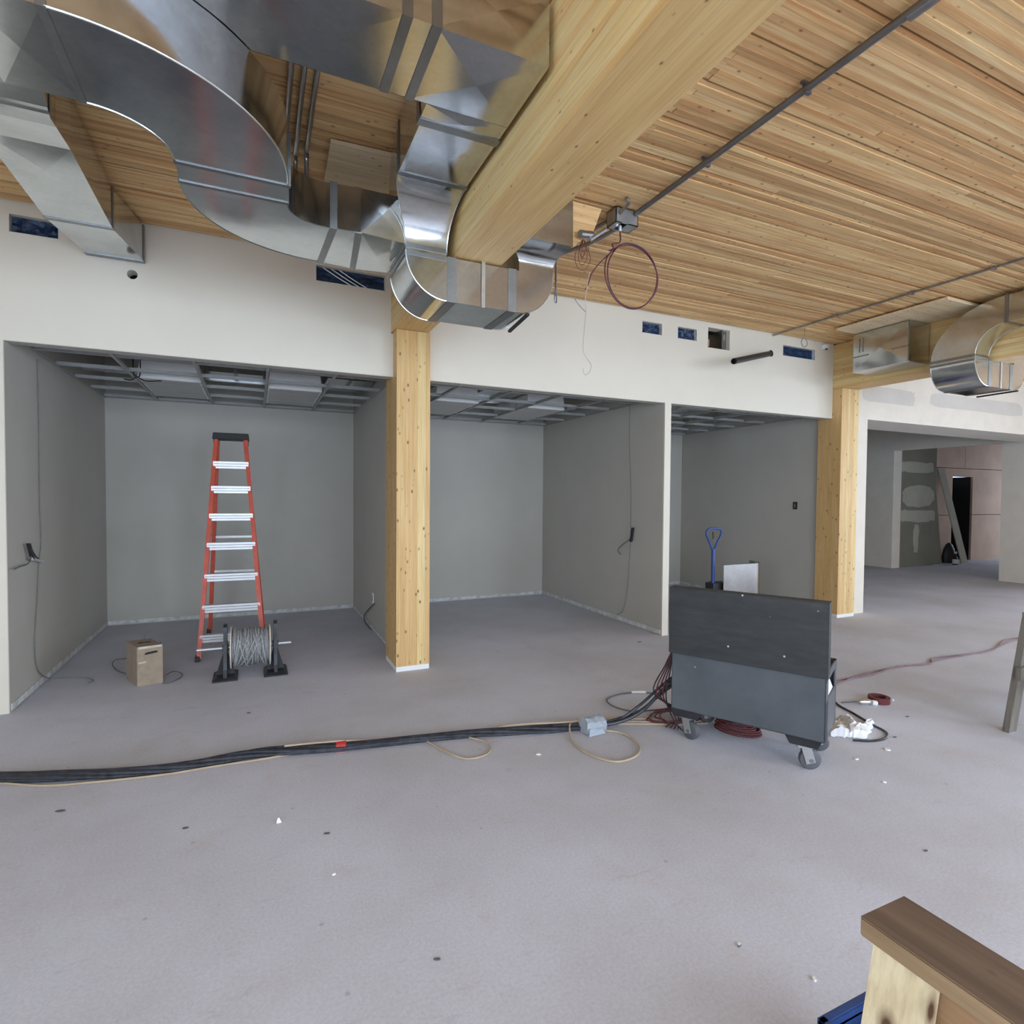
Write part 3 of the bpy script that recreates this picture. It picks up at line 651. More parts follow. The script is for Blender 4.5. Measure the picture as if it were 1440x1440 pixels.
obj('pipe_wall', MB().lathe(at(1084, 497, Y=WY+.05), d0-at(1084, 497, Y=WY+.05), [(0, .034), ((d0-at(1084, 497, Y=WY+.05)).length, .034), ((d0-at(1084, 497, Y=WY+.05)).length, .029), ((d0-at(1084, 497, Y=WY+.05)).length-.1, .029)], 20), 'black', r)
obj('escutcheon', MB().lathe((at(1084, 497, Y=WY).x, WY+.001, at(1084, 497, Y=WY).z), (0, -1, 0), [(0, .042), (.004, .042), (.005, .034)], 20), 'black', r)

# ================================================================== SUSPENDED CEILING GRIDS
GZ = 2.80
def grid(x0, x1, xt, yt, label):
    y0 = WY+T; r = thing('ceiling_grid', label, 'ceiling grid', ((x0+x1)/2, (y0+BACKY)/2, GZ))
    def tee(p0, p1, ax):
        d = Vector((0, 1, 0)) if ax == 0 else Vector((1, 0, 0))
        m_ = MB().bar(Vector(p0)+Vector((0, 0, .0015)), Vector(p1)+Vector((0, 0, .0015)), d*.012, (0, 0, .0015)).bar(Vector(p0)+Vector((0, 0, .018)), Vector(p1)+Vector((0, 0, .018)), d*.0015, (0, 0, .012)).bar(Vector(p0)+Vector((0, 0, .032)), Vector(p1)+Vector((0, 0, .032)), d*.004, (0, 0, .003))
        obj('tee', m_, 'tee', r, smooth=False)
    for x in xt: tee((x, y0, GZ), (x, BACKY, GZ), 1)
    ends = [x0]+list(xt)+[x1]
    for y in yt:
        for a, c in zip(ends[:-1], ends[1:]): tee((a+.003, y, GZ+.001), (c-.003, y, GZ+.001), 0)
    e = .02
    for nm, m_ in (('wall_angle', MB().box(x0, y0, GZ, x0+e, BACKY, GZ+.002).box(x0, y0, GZ, x0+.002, BACKY, GZ+.025)), ('wall_angle', MB().box(x1-e, y0, GZ, x1, BACKY, GZ+.002).box(x1-.002, y0, GZ, x1, BACKY, GZ+.025)), ('wall_angle', MB().box(x0, BACKY-e, GZ, x1, BACKY, GZ+.002).box(x0, BACKY-.002, GZ, x1, BACKY, GZ+.025)), ('wall_angle', MB().box(x0, y0, GZ, x1, y0+e, GZ+.002).box(x0, y0, GZ, x1, y0+.002, GZ+.025))):
        obj(nm, m_, 'tee', r, smooth=False)
    for y in (y0+.42, y0+1.05, y0+1.9): obj('furring_channel', MB().box(x0+.01, y, GZ+.14, x1-.01, y+.032, GZ+.158).box(x0+.01, y+.008, GZ+.13, x1-.01, y+.024, GZ+.14), 'chan', r, smooth=False)
    for x in xt:
        for y in (y0+.5, y0+1.6): obj('hanger_wire', MB().cyl((x, y, GZ+.036), (x, y, CZ+.04), .002, 6), 'wire_grey', r)
    return r
grid(-1.656, 1.288, (-1.10, -.49, .115, .725), (5.85, 6.46, 7.07, 7.68, 8.27), 'grey suspended ceiling grid without tiles over the bay with the orange ladder')
grid(1.424, 4.362, (2.005, 2.625, 3.245, 3.86), (5.82, 6.43, 7.04, 7.65, 8.26), 'grey suspended ceiling grid without tiles over the empty middle bay')
grid(4.458, 7.295, (5.02, 5.63, 6.24, 6.85), (5.85, 6.46, 7.07, 7.68, 8.27), 'grey suspended ceiling grid without tiles over the bay behind the steel chest')
def troffer(x0, y0, label):
    r = thing('light_fixture', label, 'light fixture', (x0+.28, y0+.58, GZ+.004))
    a = MB().loft([[(x0, y0, GZ+.006), (x0+.57, y0, GZ+.006), (x0+.57, y0+1.17, GZ+.006), (x0, y0+1.17, GZ+.006)], [(x0+.02, y0+.005, GZ+.185), (x0+.55, y0+.005, GZ+.185), (x0+.55, y0+1.15, GZ+.185), (x0+.02, y0+1.15, GZ+.185)]])
    obj('housing', a, 'light_body', r, smooth=False)
    obj('diffuser', MB().box(x0+.02, y0+.02, GZ+.003, x0+.55, y0+1.15, GZ+.006), 'light_diff', r, smooth=False)
troffer(-1.08, 6.80, 'white light fixture in the grid above the orange ladder bay, by the bare wall')
troffer(.135, 6.80, 'white light fixture in the grid above the orange ladder bay, by the column')
troffer(2.02, 6.72, 'white light fixture in the middle bay grid, by the column')
troffer(3.265, 6.72, 'white light fixture in the middle bay grid, by the wall with the hanging wire')
for x0, x1, y, z0, z1, lb in ((-.46, .09, 6.9, 2.95, 3.3, 'galvanized duct above the grid between the two light fixtures of the ladder bay'), (.75, 1.25, 6.6, 2.93, 3.25, 'galvanized duct above the grid near the column in the ladder bay'), (2.66, 3.22, 6.7, 2.98, 3.3, 'galvanized duct above the grid between the light fixtures of the middle bay'), (5.05, 6.6, 6.7, 2.98, 3.3, 'galvanized duct above the grid of the bay behind the steel chest')):
    r = thing('plenum_duct', lb, 'duct', ((x0+x1)/2, y+.3, z0))
    obj('duct_shell', MB().box(x0, y, z0, x1, y+.6, z1), 'galv', r, smooth=False)
    obj('joint_band', MB().box((x0+x1)/2-.02, y-.005, z0-.005, (x0+x1)/2+.02, y+.605, z1+.005), 'band', r, smooth=False)
p = Vector((-1.05, 6.6, GZ))
solo('loose_cable', MB().tube([p+Vector((-.02, 0, .5)), p+Vector((-.03, 0, .05)), p+Vector((.0, 0, -.02)), p+Vector((.03, 0, .04)), p+Vector((.02, 0, .5))], .006, 6).tube([p+Vector((0, 0, -.02)), p+Vector((-.06, .1, -.04)), p+Vector((-.14, .2, -.02))], .006, 6).tube([p+Vector((0, 0, -.02)), p+Vector((.06, .1, -.04)), p+Vector((.18, .2, -.01))], .006, 6), 'black', 'loose black cable looping through the ceiling grid of the ladder bay', 'cable')

# ================================================================== WALL WIRES AND DEVICES
X_ = -1.652
wirep = [at(53, 505, X=X_), at(55, 600, X=X_), at(56, 700, X=X_), at(58, 760, X=X_), at(55, 790, X=X_), at(52, 850, X=X_), at(49, 905, X=X_), at(52, 938, X=X_), at(62, 951, X=X_+.01)]
fl = [at(75, 954, Z=.008), at(100, 953, Z=.008), at(122, 953, Z=.008), at(131, 957, Z=.008), at(124, 961, Z=.008)]
solo('wall_wire', MB().tube(wirep+fl, .0045, 6, smooth=5), 'wire_faint', 'thin grey wire hanging down the side wall of the ladder bay onto the floor', 'wire')
q = at(48, 788, X=X_)
r = thing('dangling_outlet', 'dangling black outlet with loose wires on the side wall of the ladder bay', 'outlet', q)
obj('outlet_body', MB().bar(at(40, 764, X=X_+.03), at(46, 786, X=X_+.03), (.012, 0, 0), (0, .014, 0)), 'black', r, smooth=False)
obj('clip', MB().bar(at(44, 786, X=X_+.03), at(60, 790, X=X_+.02), (.01, 0, 0), (0, 0, .010)), 'alu', r, smooth=False)
obj('wire', MB().tube([at(45, 780, X=X_+.03), at(40, 792, X=X_+.03), at(28, 797, X=X_+.03), at(19, 801, X=X_+.03)], .005, 6), 'wire_grey', r)
obj('wire', MB().tube([at(42, 766, X=X_+.03), at(50, 782, X=X_+.03), at(61, 791, X=X_+.02)], .005, 6), 'black', r)
X_ = 4.357
solo('wall_wire', MB().tube([at(886, 570, X=X_), at(885, 620, X=X_), at(887, 680, X=X_), at(887, 740, X=X_), at(885, 790, X=X_), at(882, 830, X=X_), at(876, 858, X=X_), at(868, 864, X=X_-.01)], .0045, 6, smooth=5), 'wire_faint', 'thin grey wire hanging down the wall of the middle bay beside the white partition end', 'wire')
q = at(884, 758, X=X_)
r = thing('dangling_outlet', 'small black outlet dangling on the middle bay wall beside the hanging wire', 'outlet', q)
obj('outlet_body', MB().bar(at(890, 742, X=X_-.02), at(887, 762, X=X_-.03), (.012, 0, 0), (0, .016, 0)), 'black', r, smooth=False)
obj('wire', MB().tube([at(887, 757, X=X_-.02), at(878, 764, X=X_-.03), at(871, 770, X=X_-.03), at(869, 775, X=X_-.03), at(873, 780, X=X_-.03)], .006, 6), 'wire_grey', r)
r = thing('wall_outlet', 'white wall outlet with grey wire low on the partition behind the glulam column', 'outlet', at(524, 842, X=1.285))
q = at(524, 841, X=1.285)
obj('cover_plate', MB().box(1.281, q.y-.04, q.z-.06, 1.29, q.y+.04, q.z+.06), 'white', r, smooth=False)
obj('socket', MB().box(1.279, q.y-.015, q.z-.035, 1.281, q.y+.015, q.z+.035), 'rubber', r, smooth=False)
obj('wire', MB().tube([at(527, 848, X=1.275), at(518, 857, X=1.27), at(512, 866, X=1.27), at(513, 874, X=1.265), at(518, 881, Z=.01), at(522, 885, Z=.008)], .007, 6), 'wire_grey', r)
q = at(1118, 711, X=7.295)
r = thing('switch_box', 'small black switch box on the grey wall next to the column', 'switch box', q)
obj('box_rim', MB().box(7.292, q.y-.035, q.z-.055, 7.30, q.y+.035, q.z+.055), 'black', r, smooth=False)
obj('box_core', MB().box(7.289, q.y-.02, q.z-.03, 7.292, q.y+.02, q.z+.03), 'rubber', r, smooth=False)

# ================================================================== STEPLADDER
r = thing('stepladder', 'orange fibreglass stepladder with silver steps and black top cap in the bay', 'ladder', (-.22, 6.8, 0))
ft = {'l': Vector((-.516, 6.24, 0)), 'r': Vector((.085, 6.215, 0))}
tp = {'l': Vector((-.385, 6.80, 2.24)), 'r': Vector((-.078, 6.79, 2.24))}
bk = {'l': Vector((-.498, 7.46, 0)), 'r': Vector((.10, 7.38, 0))}; bt = {'l': Vector((-.375, 6.90, 2.24)), 'r': Vector((-.085, 6.89, 2.24))}
def rail(p0, p1, sgn, nm):   # C-channel
    w0 = Vector((1, 0, 0))
    m_ = MB().bar(p0, p1, w0*.004, (0, .036, 0)).bar(p0+Vector((-sgn*.012, -.034, 0)), p1+Vector((-sgn*.012, -.034, 0)), w0*.020, (0, .003, 0)).bar(p0+Vector((-sgn*.012, .034, 0)), p1+Vector((-sgn*.012, .034, 0)), w0*.020, (0, .003, 0))
    return obj(nm, m_, 'red', r, smooth=False)
for s, k in ((-1, 'l'), (1, 'r')):
    rail(ft[k]+Vector((0, 0, .03)), tp[k], s, 'front_rail'); rail(bk[k]+Vector((0, 0, .03)), bt[k], s, 'rear_rail')
    for P in (ft[k], bk[k]): obj('foot', MB().box(P.x-.022, P.y-.05, 0, P.x+.022, P.y+.05, .055), 'black', r, smooth=False, bevel=.006)
def fr(k, z): return ft[k]+(tp[k]-ft[k])*(z/2.24)
def br(k, z): return bk[k]+(bt[k]-bk[k])*(z/2.24)
for z in (.21, .49, .79, 1.10, 1.395, 1.68, 1.94):
    a, c = fr('l', z), fr('r', z)
    m_ = MB()
    for j in range(3): m_.bar(a+Vector((.006, -.036+.0, -.026+.026*j)), c+Vector((-.006, -.036, -.026+.026*j)), (0, .006, 0), (0, 0, .0105))
    m_.bar(a+Vector((.006, .0, .034)), c+Vector((-.006, .0, .034)), (0, .03, 0), (0, 0, .002))
    st = obj('step', m_, 'alu', r, smooth=False)
    for P, s in ((a, -1), (c, 1)):
        for dz in (-.018, .018): obj('rivet', MB().cyl(P+Vector((-s*.008, -.041, dz)), P+Vector((-s*.008, -.037, dz)), .006, 8), 'alu', st)
for z in (.35, .75, 1.15): 
    a, c = br('l', z), br('r', z); obj('rear_brace', MB().bar(a+Vector((.005, -.02, 0)), c+Vector((-.005, -.02, 0)), (0, .003, 0), (0, 0, .012)), 'alu', r, smooth=False)
for z in (.35, .75):
    for k, s in (('l', 1), ('r', -1)):
        a = br(k, z); obj('brace', MB().bar(a+Vector((s*.14, -.02, .0)), br(k, z-.13)+Vector((s*.005, -.02, 0)), (.006, 0, .006), (0, .002, 0)), 'alu', r, smooth=False)
for k in 'lr':
    obj('spreader', MB().bar(fr(k, 1.18)+Vector((0, .03, 0)), br(k, 1.18)+Vector((0, -.03, 0)), (.003, 0, 0), (0, 0, .012)), 'alu', r, smooth=False)
for s, k, kk in ((-1, 'l', 1), (1, 'r', -1)):
    obj('foot_brace', MB().bar(fr(k, .19)+Vector((kk*.16, -.03, 0)), fr(k, .04)+Vector((kk*.01, -.03, 0)), (.008, 0, .006), (0, .003, 0)), 'alu', r, smooth=False)
obj('top_cap', MB().loft([[(-.405, 6.74, 2.215), (-.055, 6.735, 2.215), (-.055, 6.95, 2.215), (-.405, 6.955, 2.215)], [(-.408, 6.735, 2.225), (-.052, 6.73, 2.225), (-.052, 6.955, 2.225), (-.408, 6.96, 2.225)], [(-.40, 6.745, 2.285), (-.06, 6.74, 2.285), (-.06, 6.945, 2.285), (-.40, 6.95, 2.285)]]).box(-.40, 6.75, 2.16, -.385, 6.94, 2.22).box(-.075, 6.75, 2.16, -.06, 6.94, 2.22), 'black', r, smooth=False, bevel=.004)

# ================================================================== CABLE REEL ON STANDS
ry = 5.60; az = .262
def stand(x, lab):
    r = thing('reel_stand', lab, 'reel stand', (x, ry, 0), group='reel stands')
    b = MB().loft([[(x-.10, ry-.15, 0), (x+.10, ry-.15, 0), (x+.10, ry+.15, 0), (x-.10, ry+.15, 0)], [(x-.10, ry-.15, .012), (x+.10, ry-.15, .012), (x+.10, ry+.15, .012), (x-.10, ry+.15, .012)], [(x-.075, ry-.12, .03), (x+.075, ry-.12, .03), (x+.075, ry+.12, .03), (x-.075, ry+.12, .03)]])
    obj('base_plate', b, 'black_steel', r, smooth=False)
    pr = []
    for z, w_ in ((.03, .13), (.09, .10), (.18, .075), (.30, .06), (.42, .05), (.455, .045), (.475, .025)): pr.append((w_, z))
    pts = [(x-.015, ry-w_, z) for w_, z in pr]+[(x-.015, ry+w_, z) for w_, z in reversed(pr)]
    obj('upright', MB().poly(pts, (.03, 0, 0)), 'black_steel', r, smooth=False)
    pg = [(x-.075, ry-.01, .03), (x+.075, ry-.01, .03), (x+.02, ry-.01, .22), (x-.02, ry-.01, .22)]
    obj('gusset', MB().poly(pg, (0, .02, 0)), 'black_steel', r, smooth=False)
    obj('bearing', MB().lathe((x-.025, ry, az), (1, 0, 0), [(0, .03), (.05, .03)], 14), 'rubber', r)
stand(-.245, 'black steel reel stand carrying the end of the cable reel beside the cardboard box'); stand(.165, 'black steel reel stand carrying the end of the cable reel beside the glulam column')
r = thing('cable_reel', 'cable reel wound with grey cable on a white axle between two black stands', 'cable reel', (-.04, ry, .08))
obj('axle', MB().cyl((-.47, ry, az+.002), (.30, ry, az-.002), .0115, 12), 'alu', r)
for x in (-.205, .112): 
    obj('flange', MB().lathe((x, ry, az), (1, 0, 0), [(0, .02), (0, .185), (.012, .185), (.012, .02)], 32), 'flange', r)
obj('drum', MB().lathe((-.19, ry, az), (1, 0, 0), [(0, .10), (.30, .10)], 24), 'flange', r)
rw = random.Random(5)
obj('cable_core', MB().lathe((-.19, ry, az), (1, 0, 0), [(0, .148)]+[(.01+.28*i/12, .150+.006*math.sin(i*1.7)) for i in range(13)]+[(.30, .148)], 28), 'cable_grey', r)
mb = MB(); pts = []
turns = 17
for i in range(turns*14):
    a = 2*PI*i/14; x = -.185+.29*i/(turns*14); q = .160+.006*math.sin(i*.37)
    pts.append((x+.012*math.sin(a*.5+i*.05), ry+q*math.cos(a), az+q*math.sin(a)))
obj('cable', mb.tube(pts, .0078, 6, smooth=1), 'cable_grey', r)
for k in range(9):
    x0 = rw.uniform(-.18, .08); x1 = max(-.185, min(.10, x0+rw.choice((-1, 1))*rw.uniform(.08, .2))); pts = []
    a0 = rw.uniform(PI*.9, PI*1.1)
    for i in range(10):
        t = i/9; a = PI*.75+t*PI*.75; q = .172; pts.append((x0+(x1-x0)*t, ry+q*math.cos(a), az+q*math.sin(a)))
    obj('cable_strand', MB().tube(pts, .0072, 6, smooth=2), 'cable_grey', r)

# ================================================================== CARDBOARD BOX
cx, cy = -.845, 5.75
r = thing('cardboard_box', 'small brown cardboard wire box with a black hand slot, beside the reel', 'box', (cx, cy, 0))
F0 = Vector((-.911, 5.603, 0)); F1 = Vector((-.729, 5.644, 0)); e1 = (F1-F0); e2 = Vector((-.124, .275, 0)); hgt = Vector((0, 0, .335))
obj('carton', MB().poly([F0, F1, F1+e2, F0+e2], hgt), 'cardboard', r, smooth=False, bevel=.003)
nrm = -e2.normalized()*.0015
def onface(u, z): return F0+e1*u+Vector((0, 0, z))+nrm
obj('hand_slot', MB().poly([onface(.30, .262), onface(.78, .272), onface(.80, .285), onface(.70, .29), onface(.36, .282), onface(.29, .272)], nrm), 'dark', r, smooth=False)
obj('tape', MB().poly([onface(.05, .315), onface(.95, .318), onface(.95, .335), onface(.05, .335)], nrm*.5), 'flange', r, smooth=False)
obj('tape', MB().poly([onface(.05, .19), onface(.35, .195), onface(.35, .21), onface(.05, .205)], nrm*.5), 'flange', r, smooth=False)
top = F0+e1*.5+e2*.5+hgt
obj('top_opening', MB().poly([top+Vector((-.05, -.02, .001)), top+Vector((.05, 0, .001)), top+Vector((.04, .03, .001)), top+Vector((-.04, .02, .001))], (0, 0, .001)), 'dark', r, smooth=False)
obj('wire', MB().tube([top, top+Vector((.0, .05, .05)), top+Vector((.06, .08, .075)), top+Vector((.10, .06, .02)), top+Vector((.125, .05, -.06))], .005, 6), 'wire_grey', r)
solo('wire_loop', MB().tube([at(181, 949, Z=.01), at(165, 943, Z=.015), at(158, 934, Z=.03), at(163, 928, Z=.05), at(178, 926, Z=.05)], .005, 6, smooth=6), 'wire_grey', 'loop of grey wire on the floor at the wall side of the cardboard box', 'wire')
solo('wire_loop', MB().tube([at(232, 950, Z=.06), at(245, 944, Z=.03), at(256, 948, Z=.01), at(252, 954, Z=.01), at(238, 960, Z=.01), at(228, 961, Z=.01)], .005, 6, smooth=6), 'wire_grey', 'loop of grey wire on the floor between the cardboard box and the reel', 'wire')

# ================================================================== STEEL JOBSITE CHEST
ang = math.radians(29); vv = Vector((math.cos(ang), math.sin(ang), 0)); uu = Vector((-math.sin(ang), math.cos(ang), 0))   # uu: along the back towards its far end, vv: depth
c0 = at(1160, 1046, Z=.2); c0.z = 0
r = thing('tool_chest', 'dark grey steel jobsite chest on casters with its lid open, spattered with paint', 'tool chest', c0, ang-PI/2)
# local frame: x = -uu (towards right end), y = vv (depth). root at right rear bottom corner
W_, D_, z0, z1 = .925, .45, .20, .60
t_ = .008
b = MB().box(-W_, 0, z0, 0, t_, z1).box(-W_, D_-t_, z0, 0, D_, z1).box(-W_, 0, z0, -W_+t_, D_, z1).box(-W_, 0, z0, 0, D_, z0+t_)
b.box(-t_, 0, z0, 0, D_, z0+.24).box(-t_, 0, z1-.05, 0, D_, z1).box(-t_, 0, z0, 0, .10, z1).box(-t_, D_-.06, z0, 0, D_, z1)
obj('chest_body', b, 'gang_body', r, world=False, smooth=False, bevel=.002)
obj('lid', MB().box(-W_-.012, -.03, .585, .012, .012, 1.03), 'gang_lid', r, world=False, smooth=False, bevel=.004)
obj('lid_rim', MB().box(-W_-.012, .012, .99, .012, .06, 1.03).box(-W_-.012, .012, .60, -W_+.01, .06, .99).box(-.01, .012, .60, .012, .06, .99), 'gang_lid', r, world=False, smooth=False)
obj('hinge', MB().cyl((-W_+.02, -.006, .588), (-.02, -.006, .588), .007, 10), 'black_steel', r, world=False)
obj('interior_cloth', MB().loft([[(-.20, .10, z0+.02), (-.012, .10, z0+.02), (-.012, .38, z0+.02), (-.20, .38, z0+.02)], [(-.2, .13, .44), (-.006, .13, .43), (-.006, .36, .43), (-.2, .36, .44)], [(-.18, .18, .52), (-.03, .16, .53), (-.03, .30, .53), (-.18, .30, .52)]]), 'rag', r, world=False)
for nm_, (lx, ly, rot) in zip(range(4), ((-.115, .06, 25), (-.83, .06, -20), (-.115, D_-.07, 10), (-.83, D_-.07, 40))):
    ct = bpy.data.objects.new('caster', None); COL.objects.link(ct); ct.parent = r; ct.location = (lx, ly, 0); ct.rotation_euler = (0, 0, math.radians(rot))
    o_ = obj('mount_channel', MB().loft([ring_xy(.20, -.10, .10, -.06, .06), ring_xy(.150, -.075, .075, -.05, .05)]), 'black_steel', ct, world=False, smooth=False); o_.rotation_euler = (0, 0, -math.radians(rot))
    obj('fork', MB().box(-.045, -.035, .135, .045, .035, .155).bar((0, -.030, .145), (.03, -.030, .045), (.026, 0, .008), (0, .003, 0)).bar((0, .030, .145), (.03, .030, .045), (.026, 0, .008), (0, .003, 0)), 'chan', ct, world=False, smooth=False)
    obj('wheel', MB().lathe((.03, -.023, .062), (0, 1, 0), [(0, .014), (0, .048), (.004, .058), (.013, .062), (.033, .062), (.042, .058), (.046, .048), (.046, .014)], 28), 'rubber', ct, world=False)
    obj('hub', MB().lathe((.03, -.036, .062), (0, 1, 0), [(0, .013), (.072, .013)], 12), 'emt', ct, world=False)

# ================================================================== PALLET JACK AND SHEET METAL BEHIND THE CHEST
jx, jy = 5.27, 5.42
r = thing('pallet_jack', 'blue pallet jack handle rising behind the open chest lid', 'pallet jack', (jx, jy, 0))
hb = Vector((jx-.02, jy-.02, .45)); ht = at(1003, 772, Y=5.40)
obj('handle_bar', MB().tube([hb, ht], .024, 10, smooth=0), 'blue', r)
lo = [at(1003, 774, Y=5.40), at(998, 763, Y=5.40), at(994, 754, Y=5.40), at(994, 747, Y=5.40), at(999, 743, Y=5.40), at(1008, 743, Y=5.40), at(1014, 746, Y=5.40), at(1014, 752, Y=5.40), at(1009, 762, Y=5.40)]
obj('handle_loop', MB().tube(lo, .014, 8, closed=True, smooth=4), 'blue', r)
obj('lever', MB().bar(at(1003, 748, Y=5.40), at(1003, 758, Y=5.40), (.008, 0, 0), (0, .006, 0)), 'black', r, smooth=False)
obj('pump', MB().cyl((jx, jy, .10), (jx, jy, .40), .055, 18).cyl((jx, jy, .40), (jx, jy, .58), .035, 14).box(jx-.06, jy-.07, .36, jx+.20, jy+.07, .56), 'black_steel', r)
for s in (-1, 1):
    obj('fork', MB().loft([ring_yz(jx+.1, jy+s*.19-.08, jy+s*.19+.08, .05, .10), ring_yz(jx+1.05, jy+s*.19-.08, jy+s*.19+.08, .06, .09), ring_yz(jx+1.2, jy+s*.19-.05, jy+s*.19+.05, .07, .08)]), 'blue', r, smooth=False)
    obj('fork_roller', MB().cyl((jx+1.02, jy+s*.19-.04, .03), (jx+1.02, jy+s*.19+.04, .03), .03, 14), 'rubber', r)
    obj('steer_wheel', MB().cyl((jx, jy+s*.06-.025, .09), (jx, jy+s*.06+.025, .09), .09, 20), 'rubber', r)
obj('frame', MB().box(jx+.06, jy-.27, .05, jx+.14, jy+.27, .34), 'blue', r, smooth=False)
a = at(1018, 795, Y=5.30); c = at(1063, 795, Y=5.30); ex = at(1081, 797, Y=5.45)
r = thing('sheet_metal_duct', 'bright bent galvanized duct piece standing behind the open chest lid', 'duct', (a.x+.3, 5.5, .10))
hz = a.z-.101
front = [(a.x, 5.30), (c.x-.02, 5.30)]+[(c.x-.02+.26*math.sin(k*PI/16), 5.56-.26*math.cos(k*PI/16)) for k in range(9)]+[(c.x+.24, 5.62)]
inner = [(x, y+.006) if i < 2 else (x-.006, y+.004) for i, (x, y) in enumerate(front)]
obj('sheet', MB().poly([(x, y, .101) for x, y in front]+[(x, y, .101) for x, y in reversed(inner)], (0, 0, hz)), 'galv', r)

# ================================================================== CABLES ON THE FLOOR
path = [at(x, y, Z=.03) for x, y in ((-60, 1095), (0, 1092), (75, 1090), (150, 1087), (210, 1082), (260, 1076), (310, 1067), (360, 1058), (420, 1053), (480, 1049), (540, 1043), (600, 1037), (660, 1031), (720, 1027), (770, 1024), (815, 1020))]
PP = catmull(path, 6, False)
r = thing('cable_bundle', 'thick bundle of black cables lying across the concrete floor towards the chest', 'cable bundle', PP[0])
nb = 6
for k in range(nb):
    pts = []
    for i, p in enumerate(PP):
        d = (PP[min(i+1, len(PP)-1)]-PP[max(i-1, 0)]).normalized(); sd = Vector((-d.y, d.x, 0)); a = 2*PI*k/nb+i*.09+.5*math.sin(i*.21+k)
        wv = .026+.008*math.sin(i*.17); pts.append(Vector((p.x, p.y, .026))+sd*(wv*math.cos(a))+Vector((0, 0, .014*math.sin(a))))
    obj('cable', MB().tube(pts, .0125, 7, smooth=0), 'cable_black', r)
q = PP[9*6]
i = 9*6; d = (PP[i+1]-PP[i-1]).normalized()
obj('red_tape_wrap', MB().lathe((q.x-d.x*.03, q.y-d.y*.03, .027), d, [(0, .034), (.06, .034)], 16), 'red_tape', r, label='red tape band')
tan = [at(x, y, Z=.008) for x, y in ((-60, 1098), (0, 1101), (60, 1105), (120, 1101), (190, 1094), (240, 1088), (300, 1078), (360, 1069), (420, 1059), (480, 1052))]
solo('tan_cord', MB().tube(tan, .006, 6, smooth=5), 'cable_tan', 'thin tan cord running along the black cable bundle near the bare wall end', 'cord')
tan2 = [at(x, y, Z=.06) for x, y in ((400, 1049), (440, 1045), (480, 1042))]+[at(x, y, Z=.012) for x, y in ((540, 1040), (590, 1037), (603, 1044), (625, 1056), (655, 1067), (682, 1062), (690, 1053), (682, 1043), (660, 1034))]+[at(720, 1020, Z=.05), at(790, 1016, Z=.05), at(812, 1014, Z=.05)]
solo('tan_cord', MB().tube(tan2, .006, 6, smooth=5), 'cable_tan', 'tan cord with one loop beside the black cable bundle on the floor', 'cord')
tan3 = [at(816, 1014, Z=.05), at(803, 1016, Z=.05), at(801, 1026, Z=.03)]+[at(x, y, Z=.01) for x, y in ((805, 1042), (820, 1056), (845, 1067), (870, 1071), (893, 1064), (900, 1053), (893, 1041), (875, 1031), (850, 1027))]
solo('tan_cord', MB().tube(tan3, .0065, 6, smooth=5), 'cable_tan', 'wide loop of tan cord on the floor below the grey cable cover', 'cord')
tan4 = [at(860, 1015, Z=.01), at(900, 1015, Z=.01), at(945, 1016, Z=.01), at(985, 1014, Z=.01)]
solo('tan_cord', MB().tube(tan4, .0065, 6).tube([p+Vector((.02, -.05, 0)) for p in tan4], .0065, 6).tube([p+Vector((.0, .06, 0)) for p in tan4], .0065, 6), 'cable_tan', 'tan cords running side by side under the chest caster', 'cord')
r = thing('cable_cover', 'crumpled grey rubber cover wrapped around the cable bundle', 'cable cover', at(832, 1030, Z=0))
p = at(832, 1022, Z=.03); rc = random.Random(9); S = []
for i in range(6):
    x = -.075+.15*i/5; S.append([(p.x+x+rc.uniform(-.008, .008), p.y-.01+.065*math.cos(2*PI*k/10)*(1+rc.uniform(-.12, .12)), max(.002, .055+.055*math.sin(2*PI*k/10)*(1+rc.uniform(-.15, .15)))) for k in range(10)])
obj('sleeve', MB().loft(S), 'grey_cover', r, smooth=False)
q = at(836, 1031, Z=.01)
obj('flap', MB().loft([[(q.x-.06, q.y-.03, .004), (q.x+.08, q.y-.02, .004), (q.x+.09, q.y+.05, .004), (q.x-.05, q.y+.06, .004)], [(q.x-.05, q.y-.02, .05), (q.x+.06, q.y-.01, .035), (q.x+.07, q.y+.05, .06), (q.x-.04, q.y+.05, .07)]]), 'grey_cover', r, smooth=False)
r = thing('cable_bundle', 'black cables rising from the grey cover to the back of the chest', 'cable bundle', at(850, 1020, Z=0))
cend = c0+uu*.925
for k, (dz, dx) in enumerate(((0, 0), (.03, .03), (-.03, .05))):
    obj('cable', MB().tube([at(848, 1020, Z=.03)+Vector((0, .01*k, 0)), at(875, 1014, Z=.05)+Vector((0, dx, 0)), at(905, 998, Z=.12)+Vector((0, dx, dz)), cend+uu*.05+vv*.12+Vector((0, 0, .33+dz)), cend+vv*.22+uu*-.05+Vector((0, 0, .36+dz))], .013 if k == 0 else .010, 8, smooth=6), 'cable_black', r)
r = thing('extension_cord', 'dark red and black cords hanging down the end of the chest to the floor', 'cord', cend+uu*.05)
for k in range(5):
    o_ = .015*k
    obj('cord', MB().tube([cend+uu*.012+vv*(.05+o_)+Vector((0, 0, .62)), cend+uu*(.03+o_)+vv*(.06+o_)+Vector((0, 0, .45)), cend+uu*(.06+o_*1.5)+vv*(.06)+Vector((0, 0, .25)), cend+uu*(.03-.01*k)+vv*(.1+.03*k)+Vector((0, 0, .10)), cend+uu*(-.04+.03*k)+vv*(.12)+Vector((0, 0, .008))], .0055, 6, smooth=5), 'cable_red' if k % 2 else 'cable_black', r)
